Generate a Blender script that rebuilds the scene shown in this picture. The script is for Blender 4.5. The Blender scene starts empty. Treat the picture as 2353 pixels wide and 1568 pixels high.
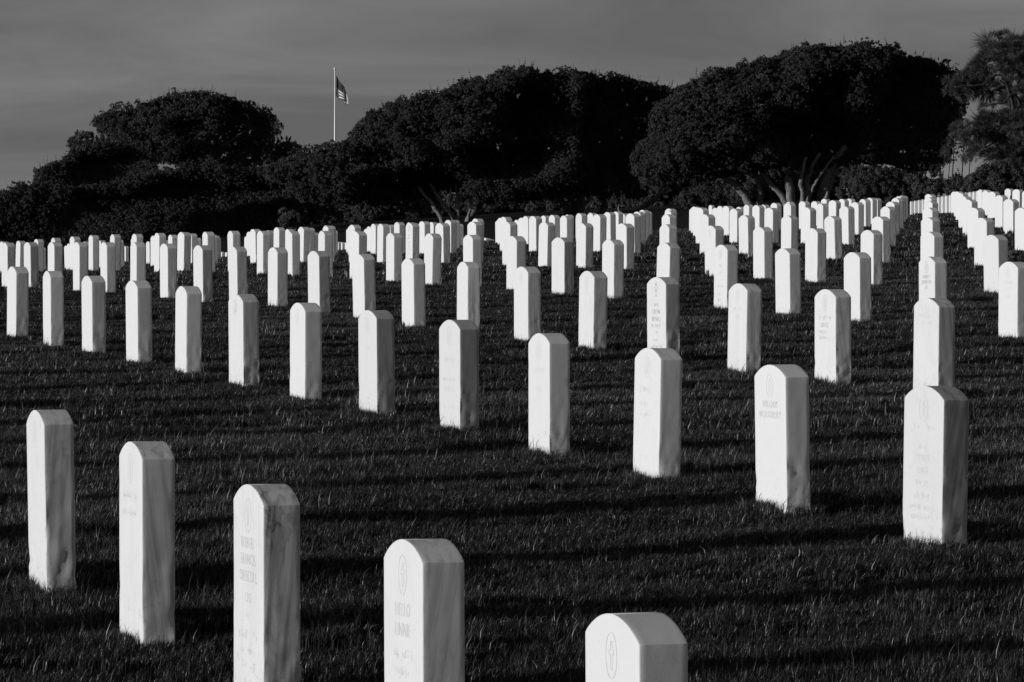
import bpy, math, random
import numpy as np
from mathutils import Vector, Matrix, Euler

random.seed(7)
rng = np.random.default_rng(11)
SC = bpy.context.scene
COL = SC.collection
R = math.radians

# ------------------------------------------------------------------ camera
F = 9400.0            # focal length in survey pixels (photo measured at 2353 px wide)
CX, CY, H0 = 1176.5, 784.0, 640.0   # principal point and eye level in survey pixels
CAMZ = 1.55           # eye height above the ground under the photographer
cam_d = bpy.data.cameras.new('camera')
cam_d.sensor_width = 36.0
cam_d.lens = 36.0 * F / 2353.0
cam_d.clip_start = 0.1
cam_d.clip_end = 3000
cam = bpy.data.objects.new('camera', cam_d)
COL.objects.link(cam)
cam.location = (0, 0, CAMZ)
cam.rotation_euler = (math.pi / 2 - math.atan((CY - H0) / F), 0, 0)
SC.camera = cam

# ------------------------------------------------------------------ sky, sun, exposure
TH = R(17.35)                       # heading of the rows of stones
WV = np.array([-math.sin(TH), math.cos(TH)])    # along a row, away from the camera
NV = np.array([math.cos(TH), math.sin(TH)])     # across the rows, to the right
SUN_ELEV = R(7.2)
SUN_TURN = R(6.2)
tx = -NV * math.cos(SUN_TURN) - WV * math.sin(SUN_TURN)       # horizontal direction to the sun
SUN = Vector((tx[0] * math.cos(SUN_ELEV), tx[1] * math.cos(SUN_ELEV), math.sin(SUN_ELEV)))

world = bpy.data.worlds.new('World')
SC.world = world
world.use_nodes = True
nt = world.node_tree
nt.nodes.clear()
wo = nt.nodes.new('ShaderNodeOutputWorld')
bg = nt.nodes.new('ShaderNodeBackground')
sky = nt.nodes.new('ShaderNodeTexSky')
sky.sky_type = 'NISHITA'
sky.sun_disc = False
sky.sun_elevation = SUN_ELEV
sky.sun_rotation = math.atan2(SUN.x, SUN.y)
bw = nt.nodes.new('ShaderNodeRGBToBW')
tc = nt.nodes.new('ShaderNodeTexCoord')
mp = nt.nodes.new('ShaderNodeMapping')
mp.inputs['Scale'].default_value = (6.5, 6.5, 36.0)
mp.inputs['Location'].default_value = (3.1, 0.4, 0.2)
cl = nt.nodes.new('ShaderNodeTexNoise')
cl.inputs['Scale'].default_value = 1.3
cl.inputs['Detail'].default_value = 5.0
cl.inputs['Roughness'].default_value = 0.58
cl.inputs['Distortion'].default_value = 0.5
cr = nt.nodes.new('ShaderNodeMapRange')
cr.inputs['From Min'].default_value = 0.35
cr.inputs['From Max'].default_value = 0.75
cr.inputs['To Min'].default_value = 0.54
cr.inputs['To Max'].default_value = 0.97
mu = nt.nodes.new('ShaderNodeMath')
mu.operation = 'MULTIPLY'
L = nt.links.new
sky.dust_density = 0.0
L(sky.outputs[0], bw.inputs[0])
L(tc.outputs['Generated'], mp.inputs[0])
L(mp.outputs[0], cl.inputs[0])
L(cl.outputs[0], cr.inputs[0])
veil = nt.nodes.new('ShaderNodeMix')          # thin even cloud in front of the clear sky
veil.data_type = 'FLOAT'
veil.inputs[0].default_value = 0.40
veil.inputs[3].default_value = 5.0
L(bw.outputs[0], veil.inputs[2])
L(veil.outputs[0], mu.inputs[0])
L(cr.outputs[0], mu.inputs[1])
L(mu.outputs[0], bg.inputs[0])
bg.inputs[1].default_value = 0.05
L(bg.outputs[0], wo.inputs[0])

sun_d = bpy.data.lights.new('sun', 'SUN')
sun_d.energy = 2.95
sun_d.angle = R(0.5)
sun_d.color = (1, 1, 1)
sun = bpy.data.objects.new('sun', sun_d)
COL.objects.link(sun)
sun.rotation_euler = SUN.to_track_quat('Z', 'Y').to_euler()
sun.location = (-30, -10, 20)

vs = SC.view_settings
vs.view_transform = 'Standard'
vs.look = 'None'
vs.exposure = 0.0
vs.gamma = 1.0
vs.use_curve_mapping = False
SC.render.engine = 'CYCLES'
SC.cycles.max_bounces = 5
SC.cycles.diffuse_bounces = 3
SC.cycles.transparent_max_bounces = 4

# ------------------------------------------------------------------ helpers
def tag(o, label=None, cat=None, group=None, kind=None):
    if label: o['label'] = label
    if cat: o['category'] = cat
    if group: o['group'] = group
    if kind: o['kind'] = kind
    return o

def empty(name, loc):
    o = bpy.data.objects.new(name, None)
    COL.objects.link(o)
    o.location = loc
    return o

def mesh_from(name, verts, faces, mats=(), smooth=False, mat_idx=None):
    me = bpy.data.meshes.new(name)
    me.from_pydata([tuple(map(float, v)) for v in verts], [], [tuple(int(i) for i in f) for f in faces])
    for m in mats: me.materials.append(m)
    if mat_idx is not None: me.polygons.foreach_set('material_index', np.asarray(mat_idx, dtype=np.int32))
    if smooth: me.polygons.foreach_set('use_smooth', np.ones(len(me.polygons), dtype=bool))
    me.update()
    return me

def obj(name, me, parent=None, loc=(0, 0, 0), rot=(0, 0, 0)):
    o = bpy.data.objects.new(name, me)
    COL.objects.link(o)
    o.location = loc
    o.rotation_euler = rot
    if parent is not None: o.parent = parent
    return o

def new_mat(name):
    m = bpy.data.materials.new(name)
    m.use_nodes = True
    b = m.node_tree.nodes['Principled BSDF']
    return m, m.node_tree, b

def N(nt, kind, **kw):
    n = nt.nodes.new(kind)
    for k, v in kw.items():
        if hasattr(n, k): setattr(n, k, v)
        else: n.inputs[k].default_value = v
    return n

def grey(v): return (v, v, v, 1)

def pix(x, v, d):
    """world point seen at survey pixel (x, v) at distance d"""
    return Vector(((x - CX) / F * d, d, CAMZ + (H0 - v) / F * d))

def smooth_noise(x, y, seed=0):
    """cheap value noise, -1..1"""
    def h(i, j):
        s = np.sin(i * 127.1 + j * 311.7 + seed * 74.7) * 43758.5453
        return (s - np.floor(s)) * 2 - 1
    xi, yi = np.floor(x), np.floor(y)
    fx, fy = x - xi, y - yi
    ux, uy = fx * fx * (3 - 2 * fx), fy * fy * (3 - 2 * fy)
    return (h(xi, yi) * (1 - ux) + h(xi + 1, yi) * ux) * (1 - uy) + (h(xi, yi + 1) * (1 - ux) + h(xi + 1, yi + 1) * ux) * uy

# ------------------------------------------------------------------ the survey of the stones
HS = 0.60             # stone height over the soil
ROW_P0 = np.array([0.247, 8.060]); PITCH = 1.5173; SEP = 3.2469
def site(r, j): return ROW_P0 + WV * PITCH * j + NV * SEP * r
# (row): first index, then (x, top) in survey pixels, None where it was not read
OBS = {}
def put(r, j0, lst):
    for k, e in enumerate(lst):
        if e is not None: OBS[(r, j0 + k)] = e
put(0, 0, [(1465, 1410), (975, 1240), (612, 1113), (337, 1015), (120, 942)])
put(1, 4, [(2147, 887), (1800, 838), (1508, 800), (1262, 766), (1055, 735), (866, 713), (702, 696), (561, 676), (432, 658), (320, 645), (216, 634), (123, 623), (40, 613)])
put(2, 9, [(2145, 685), (1914, 665), (1709, 652), (1525, 637), (1361, 623), (1212, 613), (1076, 602), (951, 594), (838, 584), (734, 577), (638, 569), (548, 567), (467, 564), (388, 560), (317, 557), (249, 557), (185, 557), (127, 557), (73, 557), (20, 558)])
put(3, 13, [(2330, 602), (2144, 590), (1971, 580), (1812, 571), (1667, 563), (1533, 558), (1408, 551), (1293, 546), (1186, 543), (1086, 540), (993, 537), (906, 536), (823, 532), (748, 531), (673, 532), (606, 531), (539, 531), (481, 533), (422, 534), (368, 536), (316, 538), (265, 539), (216, 541), (173, 544), (129, 547), (89, 550), (47, 554)])
def top(r, d):
    for j, t in d.items(): OBS[(r, j)] = (None, t)
top(4, {18: 540, 19: 533, 20: 529, 21: 525, 22: 522, 23: 519, 24: 516, 25: 514, 26: 513, 27: 511, 28: 510, 29: 510, 30: 513, 31: 513, 32: 515, 33: 517, 34: 519, 35: 522, 36: 523, 37: 527, 40: 537, 41: 540, 39: 540, 44: 551, 49: 569})
top(5, {23: 501, 24: 500, 25: 498, 26: 497, 27: 496, 28: 495, 29: 493, 30: 493, 31: 491, 32: 493, 33: 496, 34: 497, 35: 499, 36: 503, 37: 506, 38: 509, 39: 511, 40: 515, 41: 520, 43: 524, 44: 527, 45: 530, 46: 533})
top(6, {27: 478, 28: 478, 29: 478, 30: 475, 31: 474, 32: 477, 33: 478, 34: 480, 35: 478, 36: 484, 37: 487, 38: 488, 39: 490.6, 40: 494.5, 41: 497, 42: 501, 43: 507, 45: 511, 47: 517, 48: 521, 51: 535})
top(7, {32: 458, 33: 459, 34: 462, 35: 464, 36: 465, 37: 468, 38: 467.6, 39: 472, 40: 474, 41: 477, 42: 480, 43: 483, 44: 486.7, 45: 489.7, 46: 494, 47: 496, 48: 501, 51: 515})
top(8, {37: 449, 38: 451, 39: 454, 40: 455.5, 41: 458, 42: 461, 43: 463, 44: 467, 45: 471, 46: 474, 49: 486, 50: 491})
top(9, {42: 441, 43: 444, 44: 447.6, 45: 451.8, 46: 455, 47: 458, 48: 463, 50: 471, 51: 476})
top(10, {46: 435.6, 47: 439, 51: 456, 52: 457})
top(11, {51: 434})

# ------------------------------------------------------------------ ground surface: thin-plate fit through the surveyed feet
cp, cz = [], []
for (r, j), (x, t) in OBS.items():
    p = site(r, j)
    cp.append(p); cz.append(CAMZ + (H0 - t) * p[1] / F - HS + .014 - (.04 if r == 0 else 0))
def ctrl(x, v, d):
    q = pix(x, v, d); cp.append(np.array([q.x, q.y])); cz.append(q.z)
for x, v in [(-400, 640), (290, 612), (511, 605), (787, 592), (1130, 580), (1500, 562), (1836, 545), (2093, 499), (2400, 478), (2900, 455)]: ctrl(x, v, 150)
for x, v in [(-400, 590), (100, 572), (600, 545), (1100, 508), (1830, 470), (2300, 452), (2900, 430)]: ctrl(x, v, 230)
for x, v in [(-600, 575), (100, 545), (1100, 480), (1830, 458), (2300, 452), (2900, 452)]: ctrl(x, v, 300)
ctrl(2187, 497, 106); ctrl(2600, 480, 100)
for X, Y in [(-14, 6), (14, 6), (-26, 60), (0, 2), (-20, 30), (14, 30)]:
    cp.append(np.array([X, Y])); cz.append(CAMZ - 0.95877 - 0.60 + 0.03 - .004857 * max(-8, min(8, X)) + .0393669 * Y - .00016364 * Y * Y + .000641 * max(-8, min(8, X)) * Y)
cp = np.array(cp, float); cz = np.array(cz, float)
SCL = 100.0
def tps_k(d2): return np.where(d2 > 1e-12, 0.5 * d2 * np.log(np.maximum(d2, 1e-12)), 0)
A = cp / SCL
n = len(A)
K = tps_k(((A[:, None] - A[None]) ** 2).sum(-1)) + np.eye(n) * 2e-5
P = np.c_[np.ones(n), A]
M = np.block([[K, P], [P.T, np.zeros((3, 3))]])
SOL = np.linalg.solve(M, np.r_[cz, 0, 0, 0])
def ground_z(X, Y):
    X = np.atleast_1d(np.asarray(X, float)); Y = np.atleast_1d(np.asarray(Y, float))
    lim = 9 + np.clip(Y, 2, 300) * 0.19
    q = np.c_[np.clip(X, -lim, lim), np.clip(Y, 2, 300)] / SCL
    out = np.empty(len(q))
    for s in range(0, len(q), 20000):
        e = q[s:s + 20000]
        out[s:s + 20000] = tps_k(((e[:, None] - A[None]) ** 2).sum(-1)) @ SOL[:n] + SOL[n] + e @ SOL[n + 1:]
    return out
def relief(X, Y):
    X = np.asarray(X, float); Y = np.asarray(Y, float)
    u, v = X * NV[0] + Y * NV[1], X * WV[0] + Y * WV[1]
    h = .030 * smooth_noise(u * .6 + 5, v * 1.35, 31) + .012 * smooth_noise(u * 1.5, v * 2.6 + 2, 37) + .012 * smooth_noise(u * .3, v * .6, 33)
    u0, v0 = ROW_P0 @ NV, ROW_P0 @ WV          # level round the foot of each stone
    du = (u - u0 + SEP / 2) % SEP - SEP / 2; dv = (v - v0 + PITCH / 2) % PITCH - PITCH / 2
    return h * (1 - .9 * np.exp(-(du * du + dv * dv) / .09)) * np.clip((20.5 - Y) / 6, 0, 1)
def gz(x, y): return float(ground_z(x, y)[0])

# ------------------------------------------------------------------ materials
def mat_ground():
    m, t, b = new_mat('turf soil')
    tcn = N(t, 'ShaderNodeTexCoord')
    n1 = N(t, 'ShaderNodeTexNoise', Scale=60.0, Detail=6.0, Roughness=0.7)
    n2 = N(t, 'ShaderNodeTexNoise', Scale=0.7, Detail=3.0)
    mx = N(t, 'ShaderNodeMix', data_type='FLOAT')
    mx.inputs[0].default_value = 0.35
    t.links.new(tcn.outputs['Object'], n1.inputs['Vector'])
    t.links.new(tcn.outputs['Object'], n2.inputs['Vector'])
    t.links.new(n1.outputs[0], mx.inputs[2]); t.links.new(n2.outputs[0], mx.inputs[3])
    rp = N(t, 'ShaderNodeValToRGB')
    rp.color_ramp.elements[0].position = 0.35; rp.color_ramp.elements[0].color = grey(0.006)
    rp.color_ramp.elements[1].position = 0.75; rp.color_ramp.elements[1].color = grey(0.035)
    t.links.new(mx.outputs[0], rp.inputs[0])
    t.links.new(rp.outputs[0], b.inputs['Base Color'])
    b.inputs['Roughness'].default_value = 0.95
    b.inputs['Specular IOR Level'].default_value = 0.1
    bp = N(t, 'ShaderNodeBump', Strength=0.8, Distance=0.04)
    t.links.new(n1.outputs[0], bp.inputs['Height']); t.links.new(bp.outputs[0], b.inputs['Normal'])
    return m
M_GROUND = mat_ground()

def mat_leaf(name, lo, hi, rough=0.5, spec=0.25, trans=0.25):
    m, t, b = new_mat(name)
    oi = N(t, 'ShaderNodeObjectInfo')
    rp = N(t, 'ShaderNodeValToRGB')
    rp.color_ramp.elements[0].color = grey(lo); rp.color_ramp.elements[1].color = grey(hi)
    t.links.new(oi.outputs['Random'], rp.inputs[0])
    t.links.new(rp.outputs[0], b.inputs['Base Color'])
    b.inputs['Roughness'].default_value = rough
    b.inputs['Specular IOR Level'].default_value = spec
    if trans > 0:
        tr = N(t, 'ShaderNodeBsdfTranslucent'); ms = N(t, 'ShaderNodeMixShader')
        ms.inputs[0].default_value = trans
        t.links.new(rp.outputs[0], tr.inputs[0])
        out = t.nodes['Material Output']
        t.links.new(b.outputs[0], ms.inputs[1]); t.links.new(tr.outputs[0], ms.inputs[2]); t.links.new(ms.outputs[0], out.inputs[0])
    return m
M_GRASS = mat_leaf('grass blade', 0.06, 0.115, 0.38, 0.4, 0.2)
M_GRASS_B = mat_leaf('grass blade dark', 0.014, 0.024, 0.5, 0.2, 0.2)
M_DRY = mat_leaf('dry grass blade', 0.24, 0.4, 0.5, 0.3, 0.2)
M_LEAF = mat_leaf('cypress foliage', 0.03, 0.1, 0.6, 0.12, 0.1)
M_LEAF2 = mat_leaf('pine needles', 0.06, 0.115, 0.55, 0.2, 0.15)
M_LEAF3 = mat_leaf('loose tree leaves', 0.05, 0.11, 0.55, 0.2, 0.15)

def mat_bark(name, lo, hi):
    m, t, b = new_mat(name)
    tcn = N(t, 'ShaderNodeTexCoord')
    mpn = N(t, 'ShaderNodeMapping'); mpn.inputs['Scale'].default_value = (9, 9, 2)
    n1 = N(t, 'ShaderNodeTexNoise', Scale=1.6, Detail=7.0, Roughness=0.7)
    t.links.new(tcn.outputs['Object'], mpn.inputs[0]); t.links.new(mpn.outputs[0], n1.inputs['Vector'])
    rp = N(t, 'ShaderNodeValToRGB')
    rp.color_ramp.elements[0].position = 0.35; rp.color_ramp.elements[0].color = grey(lo)
    rp.color_ramp.elements[1].position = 0.7; rp.color_ramp.elements[1].color = grey(hi)
    t.links.new(n1.outputs[0], rp.inputs[0]); t.links.new(rp.outputs[0], b.inputs['Base Color'])
    b.inputs['Roughness'].default_value = 0.9
    bp = N(t, 'ShaderNodeBump', Strength=0.9, Distance=0.05)
    t.links.new(n1.outputs[0], bp.inputs['Height']); t.links.new(bp.outputs[0], b.inputs['Normal'])
    return m
M_BARK = mat_bark('bark', .07, .34)
M_BARK_M = mat_bark('grey bark', .03, .14)
M_BARK_D = mat_bark('dark pine bark', .015, .07)

def mat_marble():
    m, t, b = new_mat('weathered white marble')
    tcn = N(t, 'ShaderNodeTexCoord')
    oi = N(t, 'ShaderNodeObjectInfo')
    off = N(t, 'ShaderNodeVectorMath', operation='SCALE')
    comb = N(t, 'ShaderNodeCombineXYZ')
    for k in range(3):
        mm = N(t, 'ShaderNodeMath', operation='MULTIPLY'); mm.inputs[1].default_value = (37.0, 91.0, 53.0)[k]
        t.links.new(oi.outputs['Random'], mm.inputs[0]); t.links.new(mm.outputs[0], comb.inputs[k])
    add = N(t, 'ShaderNodeVectorMath', operation='ADD')
    t.links.new(tcn.outputs['Object'], add.inputs[0]); t.links.new(comb.outputs[0], add.inputs[1])
    # each block is cut at its own angle through the bedding
    tilt = N(t, 'ShaderNodeMath', operation='MULTIPLY_ADD'); tilt.inputs[1].default_value = 0.34; tilt.inputs[2].default_value = -0.14
    r2 = N(t, 'ShaderNodeMath', operation='FRACT'); r2m = N(t, 'ShaderNodeMath', operation='MULTIPLY'); r2m.inputs[1].default_value = 17.31
    t.links.new(oi.outputs['Random'], r2m.inputs[0]); t.links.new(r2m.outputs[0], r2.inputs[0]); t.links.new(r2.outputs[0], tilt.inputs[0])
    rot = N(t, 'ShaderNodeVectorRotate', rotation_type='X_AXIS')
    t.links.new(add.outputs[0], rot.inputs['Vector']); t.links.new(tilt.outputs[0], rot.inputs['Angle'])
    m1 = N(t, 'ShaderNodeMapping'); m1.inputs['Scale'].default_value = (14, 42, 2.2)
    t.links.new(rot.outputs[0], m1.inputs[0])
    streak = N(t, 'ShaderNodeTexNoise', Scale=1.0, Detail=5.0, Roughness=0.6, Distortion=0.6)
    t.links.new(m1.outputs[0], streak.inputs['Vector'])
    m2 = N(t, 'ShaderNodeMapping'); m2.inputs['Scale'].default_value = (5, 9, 4)
    t.links.new(rot.outputs[0], m2.inputs[0])
    vein = N(t, 'ShaderNodeTexNoise', Scale=1.2, Detail=6.0, Roughness=0.6, Distortion=1.1)
    t.links.new(m2.outputs[0], vein.inputs['Vector'])
    # thin dark veins where the noise crosses its middle
    ab = N(t, 'ShaderNodeMath', operation='SUBTRACT'); ab.inputs[1].default_value = 0.5
    ab2 = N(t, 'ShaderNodeMath', operation='ABSOLUTE')
    t.links.new(vein.outputs[0], ab.inputs[0]); t.links.new(ab.outputs[0], ab2.inputs[0])
    vr = N(t, 'ShaderNodeMapRange'); vr.inputs['From Min'].default_value = 0.0; vr.inputs['From Max'].default_value = 0.06
    vr.inputs['To Min'].default_value = 1.0; vr.inputs['To Max'].default_value = 0.0
    t.links.new(ab2.outputs[0], vr.inputs['Value'])
    big = N(t, 'ShaderNodeTexNoise', Scale=4.0, Detail=2.0)
    t.links.new(add.outputs[0], big.inputs['Vector'])
    bigr = N(t, 'ShaderNodeMapRange'); bigr.inputs['From Min'].default_value = 0.45; bigr.inputs['From Max'].default_value = 0.75
    t.links.new(big.outputs[0], bigr.inputs['Value'])
    vm = N(t, 'ShaderNodeMath', operation='MULTIPLY'); t.links.new(vr.outputs[0], vm.inputs[0]); t.links.new(bigr.outputs[0], vm.inputs[1])
    sr = N(t, 'ShaderNodeMapRange'); sr.inputs['From Min'].default_value = 0.45; sr.inputs['From Max'].default_value = 0.74
    t.links.new(streak.outputs[0], sr.inputs['Value'])
    vn = N(t, 'ShaderNodeAttribute', attribute_type='OBJECT', attribute_name='veining')
    tn = N(t, 'ShaderNodeAttribute', attribute_type='OBJECT', attribute_name='grime')
    d1 = N(t, 'ShaderNodeMath', operation='MULTIPLY'); d1.inputs[1].default_value = 0.36
    t.links.new(sr.outputs[0], d1.inputs[0])
    d2 = N(t, 'ShaderNodeMath', operation='MULTIPLY_ADD'); d2.inputs[1].default_value = 0.26
    t.links.new(vm.outputs[0], d2.inputs[0]); t.links.new(d1.outputs[0], d2.inputs[2])
    d3a = N(t, 'ShaderNodeMath', operation='MULTIPLY')
    t.links.new(d2.outputs[0], d3a.inputs[0]); t.links.new(vn.outputs['Fac'], d3a.inputs[1])
    # the bedding is cut across on the narrow sides and shows there most
    sepn = N(t, 'ShaderNodeSeparateXYZ'); t.links.new(tcn.outputs['Normal'], sepn.inputs[0])
    absn = N(t, 'ShaderNodeMath', operation='ABSOLUTE'); t.links.new(sepn.outputs[1], absn.inputs[0])
    fr = N(t, 'ShaderNodeMapRange'); fr.inputs['To Min'].default_value = 1.0; fr.inputs['To Max'].default_value = 0.15
    t.links.new(absn.outputs[0], fr.inputs['Value'])
    d3 = N(t, 'ShaderNodeMath', operation='MULTIPLY'); t.links.new(d3a.outputs[0], d3.inputs[0]); t.links.new(fr.outputs[0], d3.inputs[1])
    # specks and soil splash near the foot
    sep = N(t, 'ShaderNodeSeparateXYZ'); t.links.new(tcn.outputs['Object'], sep.inputs[0])
    fz = N(t, 'ShaderNodeMapRange'); fz.inputs['From Min'].default_value = 0.03; fz.inputs['From Max'].default_value = 0.2
    fz.inputs['To Min'].default_value = 1.0; fz.inputs['To Max'].default_value = 0.0
    t.links.new(sep.outputs[2], fz.inputs['Value'])
    spk = N(t, 'ShaderNodeTexNoise', Scale=38.0, Detail=4.0, Roughness=0.7); t.links.new(add.outputs[0], spk.inputs['Vector'])
    spr = N(t, 'ShaderNodeMapRange'); spr.inputs['From Min'].default_value = 0.56; spr.inputs['From Max'].default_value = 0.78
    t.links.new(spk.outputs[0], spr.inputs['Value'])
    fm = N(t, 'ShaderNodeMath', operation='MULTIPLY_ADD'); fm.inputs[2].default_value = 0.12
    t.links.new(fz.outputs[0], fm.inputs[0]); fm.inputs[1].default_value = 0.5
    fs = N(t, 'ShaderNodeMath', operation='MULTIPLY'); t.links.new(fm.outputs[0], fs.inputs[0]); t.links.new(spr.outputs[0], fs.inputs[1])
    tot = N(t, 'ShaderNodeMath', operation='ADD'); t.links.new(d3.outputs[0], tot.inputs[0]); t.links.new(fs.outputs[0], tot.inputs[1])
    tot2 = N(t, 'ShaderNodeMath', operation='ADD'); t.links.new(tot.outputs[0], tot2.inputs[0])
    gm = N(t, 'ShaderNodeMath', operation='MULTIPLY'); t.links.new(tn.outputs['Fac'], gm.inputs[0]); t.links.new(fr.outputs[0], gm.inputs[1]); t.links.new(gm.outputs[0], tot2.inputs[1])
    col = N(t, 'ShaderNodeMapRange'); col.inputs['To Min'].default_value = 0.84; col.inputs['To Max'].default_value = 0.16
    t.links.new(tot2.outputs[0], col.inputs['Value'])
    cc = N(t, 'ShaderNodeCombineColor')
    for k in range(3): t.links.new(col.outputs[0], cc.inputs[k])
    t.links.new(cc.outputs[0], b.inputs['Base Color'])
    b.inputs['Roughness'].default_value = 0.62
    b.inputs['Specular IOR Level'].default_value = 0.3
    b.inputs['Subsurface Weight'].default_value = 0.5
    b.inputs['Subsurface Radius'].default_value = (1, 1, 1)
    b.inputs['Subsurface Scale'].default_value = 0.008
    fine = N(t, 'ShaderNodeTexNoise', Scale=220.0, Detail=3.0); t.links.new(add.outputs[0], fine.inputs['Vector'])
    bp = N(t, 'ShaderNodeBump', Strength=0.1, Distance=0.002)
    t.links.new(fine.outputs[0], bp.inputs['Height']); t.links.new(bp.outputs[0], b.inputs['Normal'])
    return m
M_MARBLE = mat_marble()
def plain(name, v, rough=0.7, spec=0.3, metal=0.0):
    m, t, b = new_mat(name)
    b.inputs['Base Color'].default_value = grey(v); b.inputs['Roughness'].default_value = rough
    b.inputs['Specular IOR Level'].default_value = spec; b.inputs['Metallic'].default_value = metal
    return m
M_CUT = plain('worn engraving shade', 0.785, 0.8)  # pale grey painted in place of the shade in shallow cuts
M_CUT_MID = plain('dull engraving shade', 0.6, 0.8)  # darker step of the same painted groove shade
M_CUT_DARK = plain('darkened engraving', 0.36, 0.8)
M_POLE = plain('painted pole', 0.8, 0.35, 0.4)

# ------------------------------------------------------------------ ground sheet
def axis(lo, hi, core0, core1, fine, grow):
    a = list(np.arange(core0, core1 + 1e-6, fine))
    s = fine
    while a[-1] < hi: s *= grow; a.append(a[-1] + s)
    s = fine
    while a[0] > lo: s *= grow; a.insert(0, a[0] - s)
    return np.array(a)
gx = axis(-900, 900, -14, 20, 0.25, 1.14)
gy = axis(-120, 2400, 2, 105, 0.25, 1.06)
GX, GY = np.meshgrid(gx, gy)
GZ = (ground_z(GX.ravel(), GY.ravel()) - .012 + np.where((GY.ravel() < 105) & (np.abs(GX.ravel()) < 22), relief(GX.ravel(), GY.ravel()), 0)).reshape(GX.shape)
ny, nx = GX.shape
idx = np.arange(nx * ny).reshape(ny, nx)
gf = np.stack([idx[:-1, :-1], idx[:-1, 1:], idx[1:, 1:], idx[1:, :-1]], -1).reshape(-1, 4)
ground = obj('ground', mesh_from('ground', np.c_[GX.ravel(), GY.ravel(), GZ.ravel()], gf, [M_GROUND], True))
tag(ground, 'dark mown turf rising over a low crest', None, None, 'structure')

# ------------------------------------------------------------------ geometry-node scatter for uncountable foliage
def lib(name, meshes):
    c = bpy.data.collections.new(name)          # never linked to the scene: only a source of shapes
    for i, me in enumerate(meshes):
        c.objects.link(bpy.data.objects.new('%s_%02d' % (name, i), me))
    return c

def scatter(name, collection, pts, rot, scl, which, parent=None):
    me = bpy.data.meshes.new(name)
    me.vertices.add(len(pts))
    me.vertices.foreach_set('co', np.asarray(pts, np.float32).ravel())
    a = me.attributes.new('rot', 'FLOAT_VECTOR', 'POINT'); a.data.foreach_set('vector', np.asarray(rot, np.float32).ravel())
    a = me.attributes.new('scl', 'FLOAT_VECTOR', 'POINT'); a.data.foreach_set('vector', np.asarray(scl, np.float32).ravel())
    a = me.attributes.new('which', 'INT', 'POINT'); a.data.foreach_set('value', np.asarray(which, np.int32))
    o = obj(name, me, parent)
    g = bpy.data.node_groups.new(name + ' scatter', 'GeometryNodeTree')
    g.interface.new_socket('Geometry', in_out='INPUT', socket_type='NodeSocketGeometry')
    g.interface.new_socket('Geometry', in_out='OUTPUT', socket_type='NodeSocketGeometry')
    gi = g.nodes.new('NodeGroupInput'); go = g.nodes.new('NodeGroupOutput')
    ci = g.nodes.new('GeometryNodeCollectionInfo'); ci.inputs[0].default_value = collection
    ci.inputs['Separate Children'].default_value = True; ci.inputs['Reset Children'].default_value = True
    io = g.nodes.new('GeometryNodeInstanceOnPoints'); io.inputs['Pick Instance'].default_value = True
    def at(nm, ty):
        q = g.nodes.new('GeometryNodeInputNamedAttribute'); q.data_type = ty; q.inputs['Name'].default_value = nm
        return [s for s in q.outputs if s.enabled and s.name == 'Attribute'][0]
    er = g.nodes.new('FunctionNodeEulerToRotation')
    g.links.new(gi.outputs[0], io.inputs['Points'])
    g.links.new(ci.outputs[0], io.inputs['Instance'])
    g.links.new(at('which', 'INT'), io.inputs['Instance Index'])
    g.links.new(at('rot', 'FLOAT_VECTOR'), er.inputs[0]); g.links.new(er.outputs[0], io.inputs['Rotation'])
    g.links.new(at('scl', 'FLOAT_VECTOR'), io.inputs['Scale'])
    g.links.new(io.outputs[0], go.inputs[0])
    md = o.modifiers.new('scatter', 'NODES'); md.node_group = g
    return o

# ------------------------------------------------------------------ lawn
def grass_patch(name, size, count, hmin, hmax, wid, seed, dark=.5):
    r = np.random.default_rng(seed)
    V, Fc, MI = [], [], []
    k = 0
    # blades stand in small tufts that lean together
    ntuft = max(8, count // 14)
    tp = r.uniform(-size / 2, size / 2, (ntuft, 2))
    ta = r.normal(0.15, 0.9, ntuft)
    tl = r.uniform(0.1, 0.6, ntuft)
    for i in range(count):
        u = r.integers(ntuft)
        bx, by = tp[u] + r.normal(0, 0.012, 2)
        h = r.uniform(hmin, hmax) * (1 if r.random() > 0.03 else 1.7)
        a = ta[u] + r.normal(0, 0.55)
        ln = tl[u] * r.uniform(0.5, 1.4)
        dx, dy = math.cos(a), math.sin(a)
        fa = r.uniform(0, math.pi)
        wx, wy = math.cos(fa) * wid * r.uniform(0.6, 1.3), math.sin(fa) * wid * r.uniform(0.6, 1.3)
        p1 = (bx + dx * h * ln * 0.3, by + dy * h * ln * 0.3, h * 0.55)
        p2 = (bx + dx * h * ln, by + dy * h * ln, h * (1.0 - 0.25 * ln))
        V += [(bx - wx / 2, by - wy / 2, -0.01), (bx + wx / 2, by + wy / 2, -0.01),
              (p1[0] + wx * .42, p1[1] + wy * .42, p1[2]), (p1[0] - wx * .42, p1[1] - wy * .42, p1[2]), p2]
        Fc += [(k, k + 1, k + 2, k + 3), (k + 3, k + 2, k + 4)]
        q = r.random()
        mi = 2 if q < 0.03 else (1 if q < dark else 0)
        MI += [mi, mi]
        k += 5
    return mesh_from(name, V, Fc, [M_GRASS, M_GRASS_B, M_DRY], False, MI)

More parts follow.
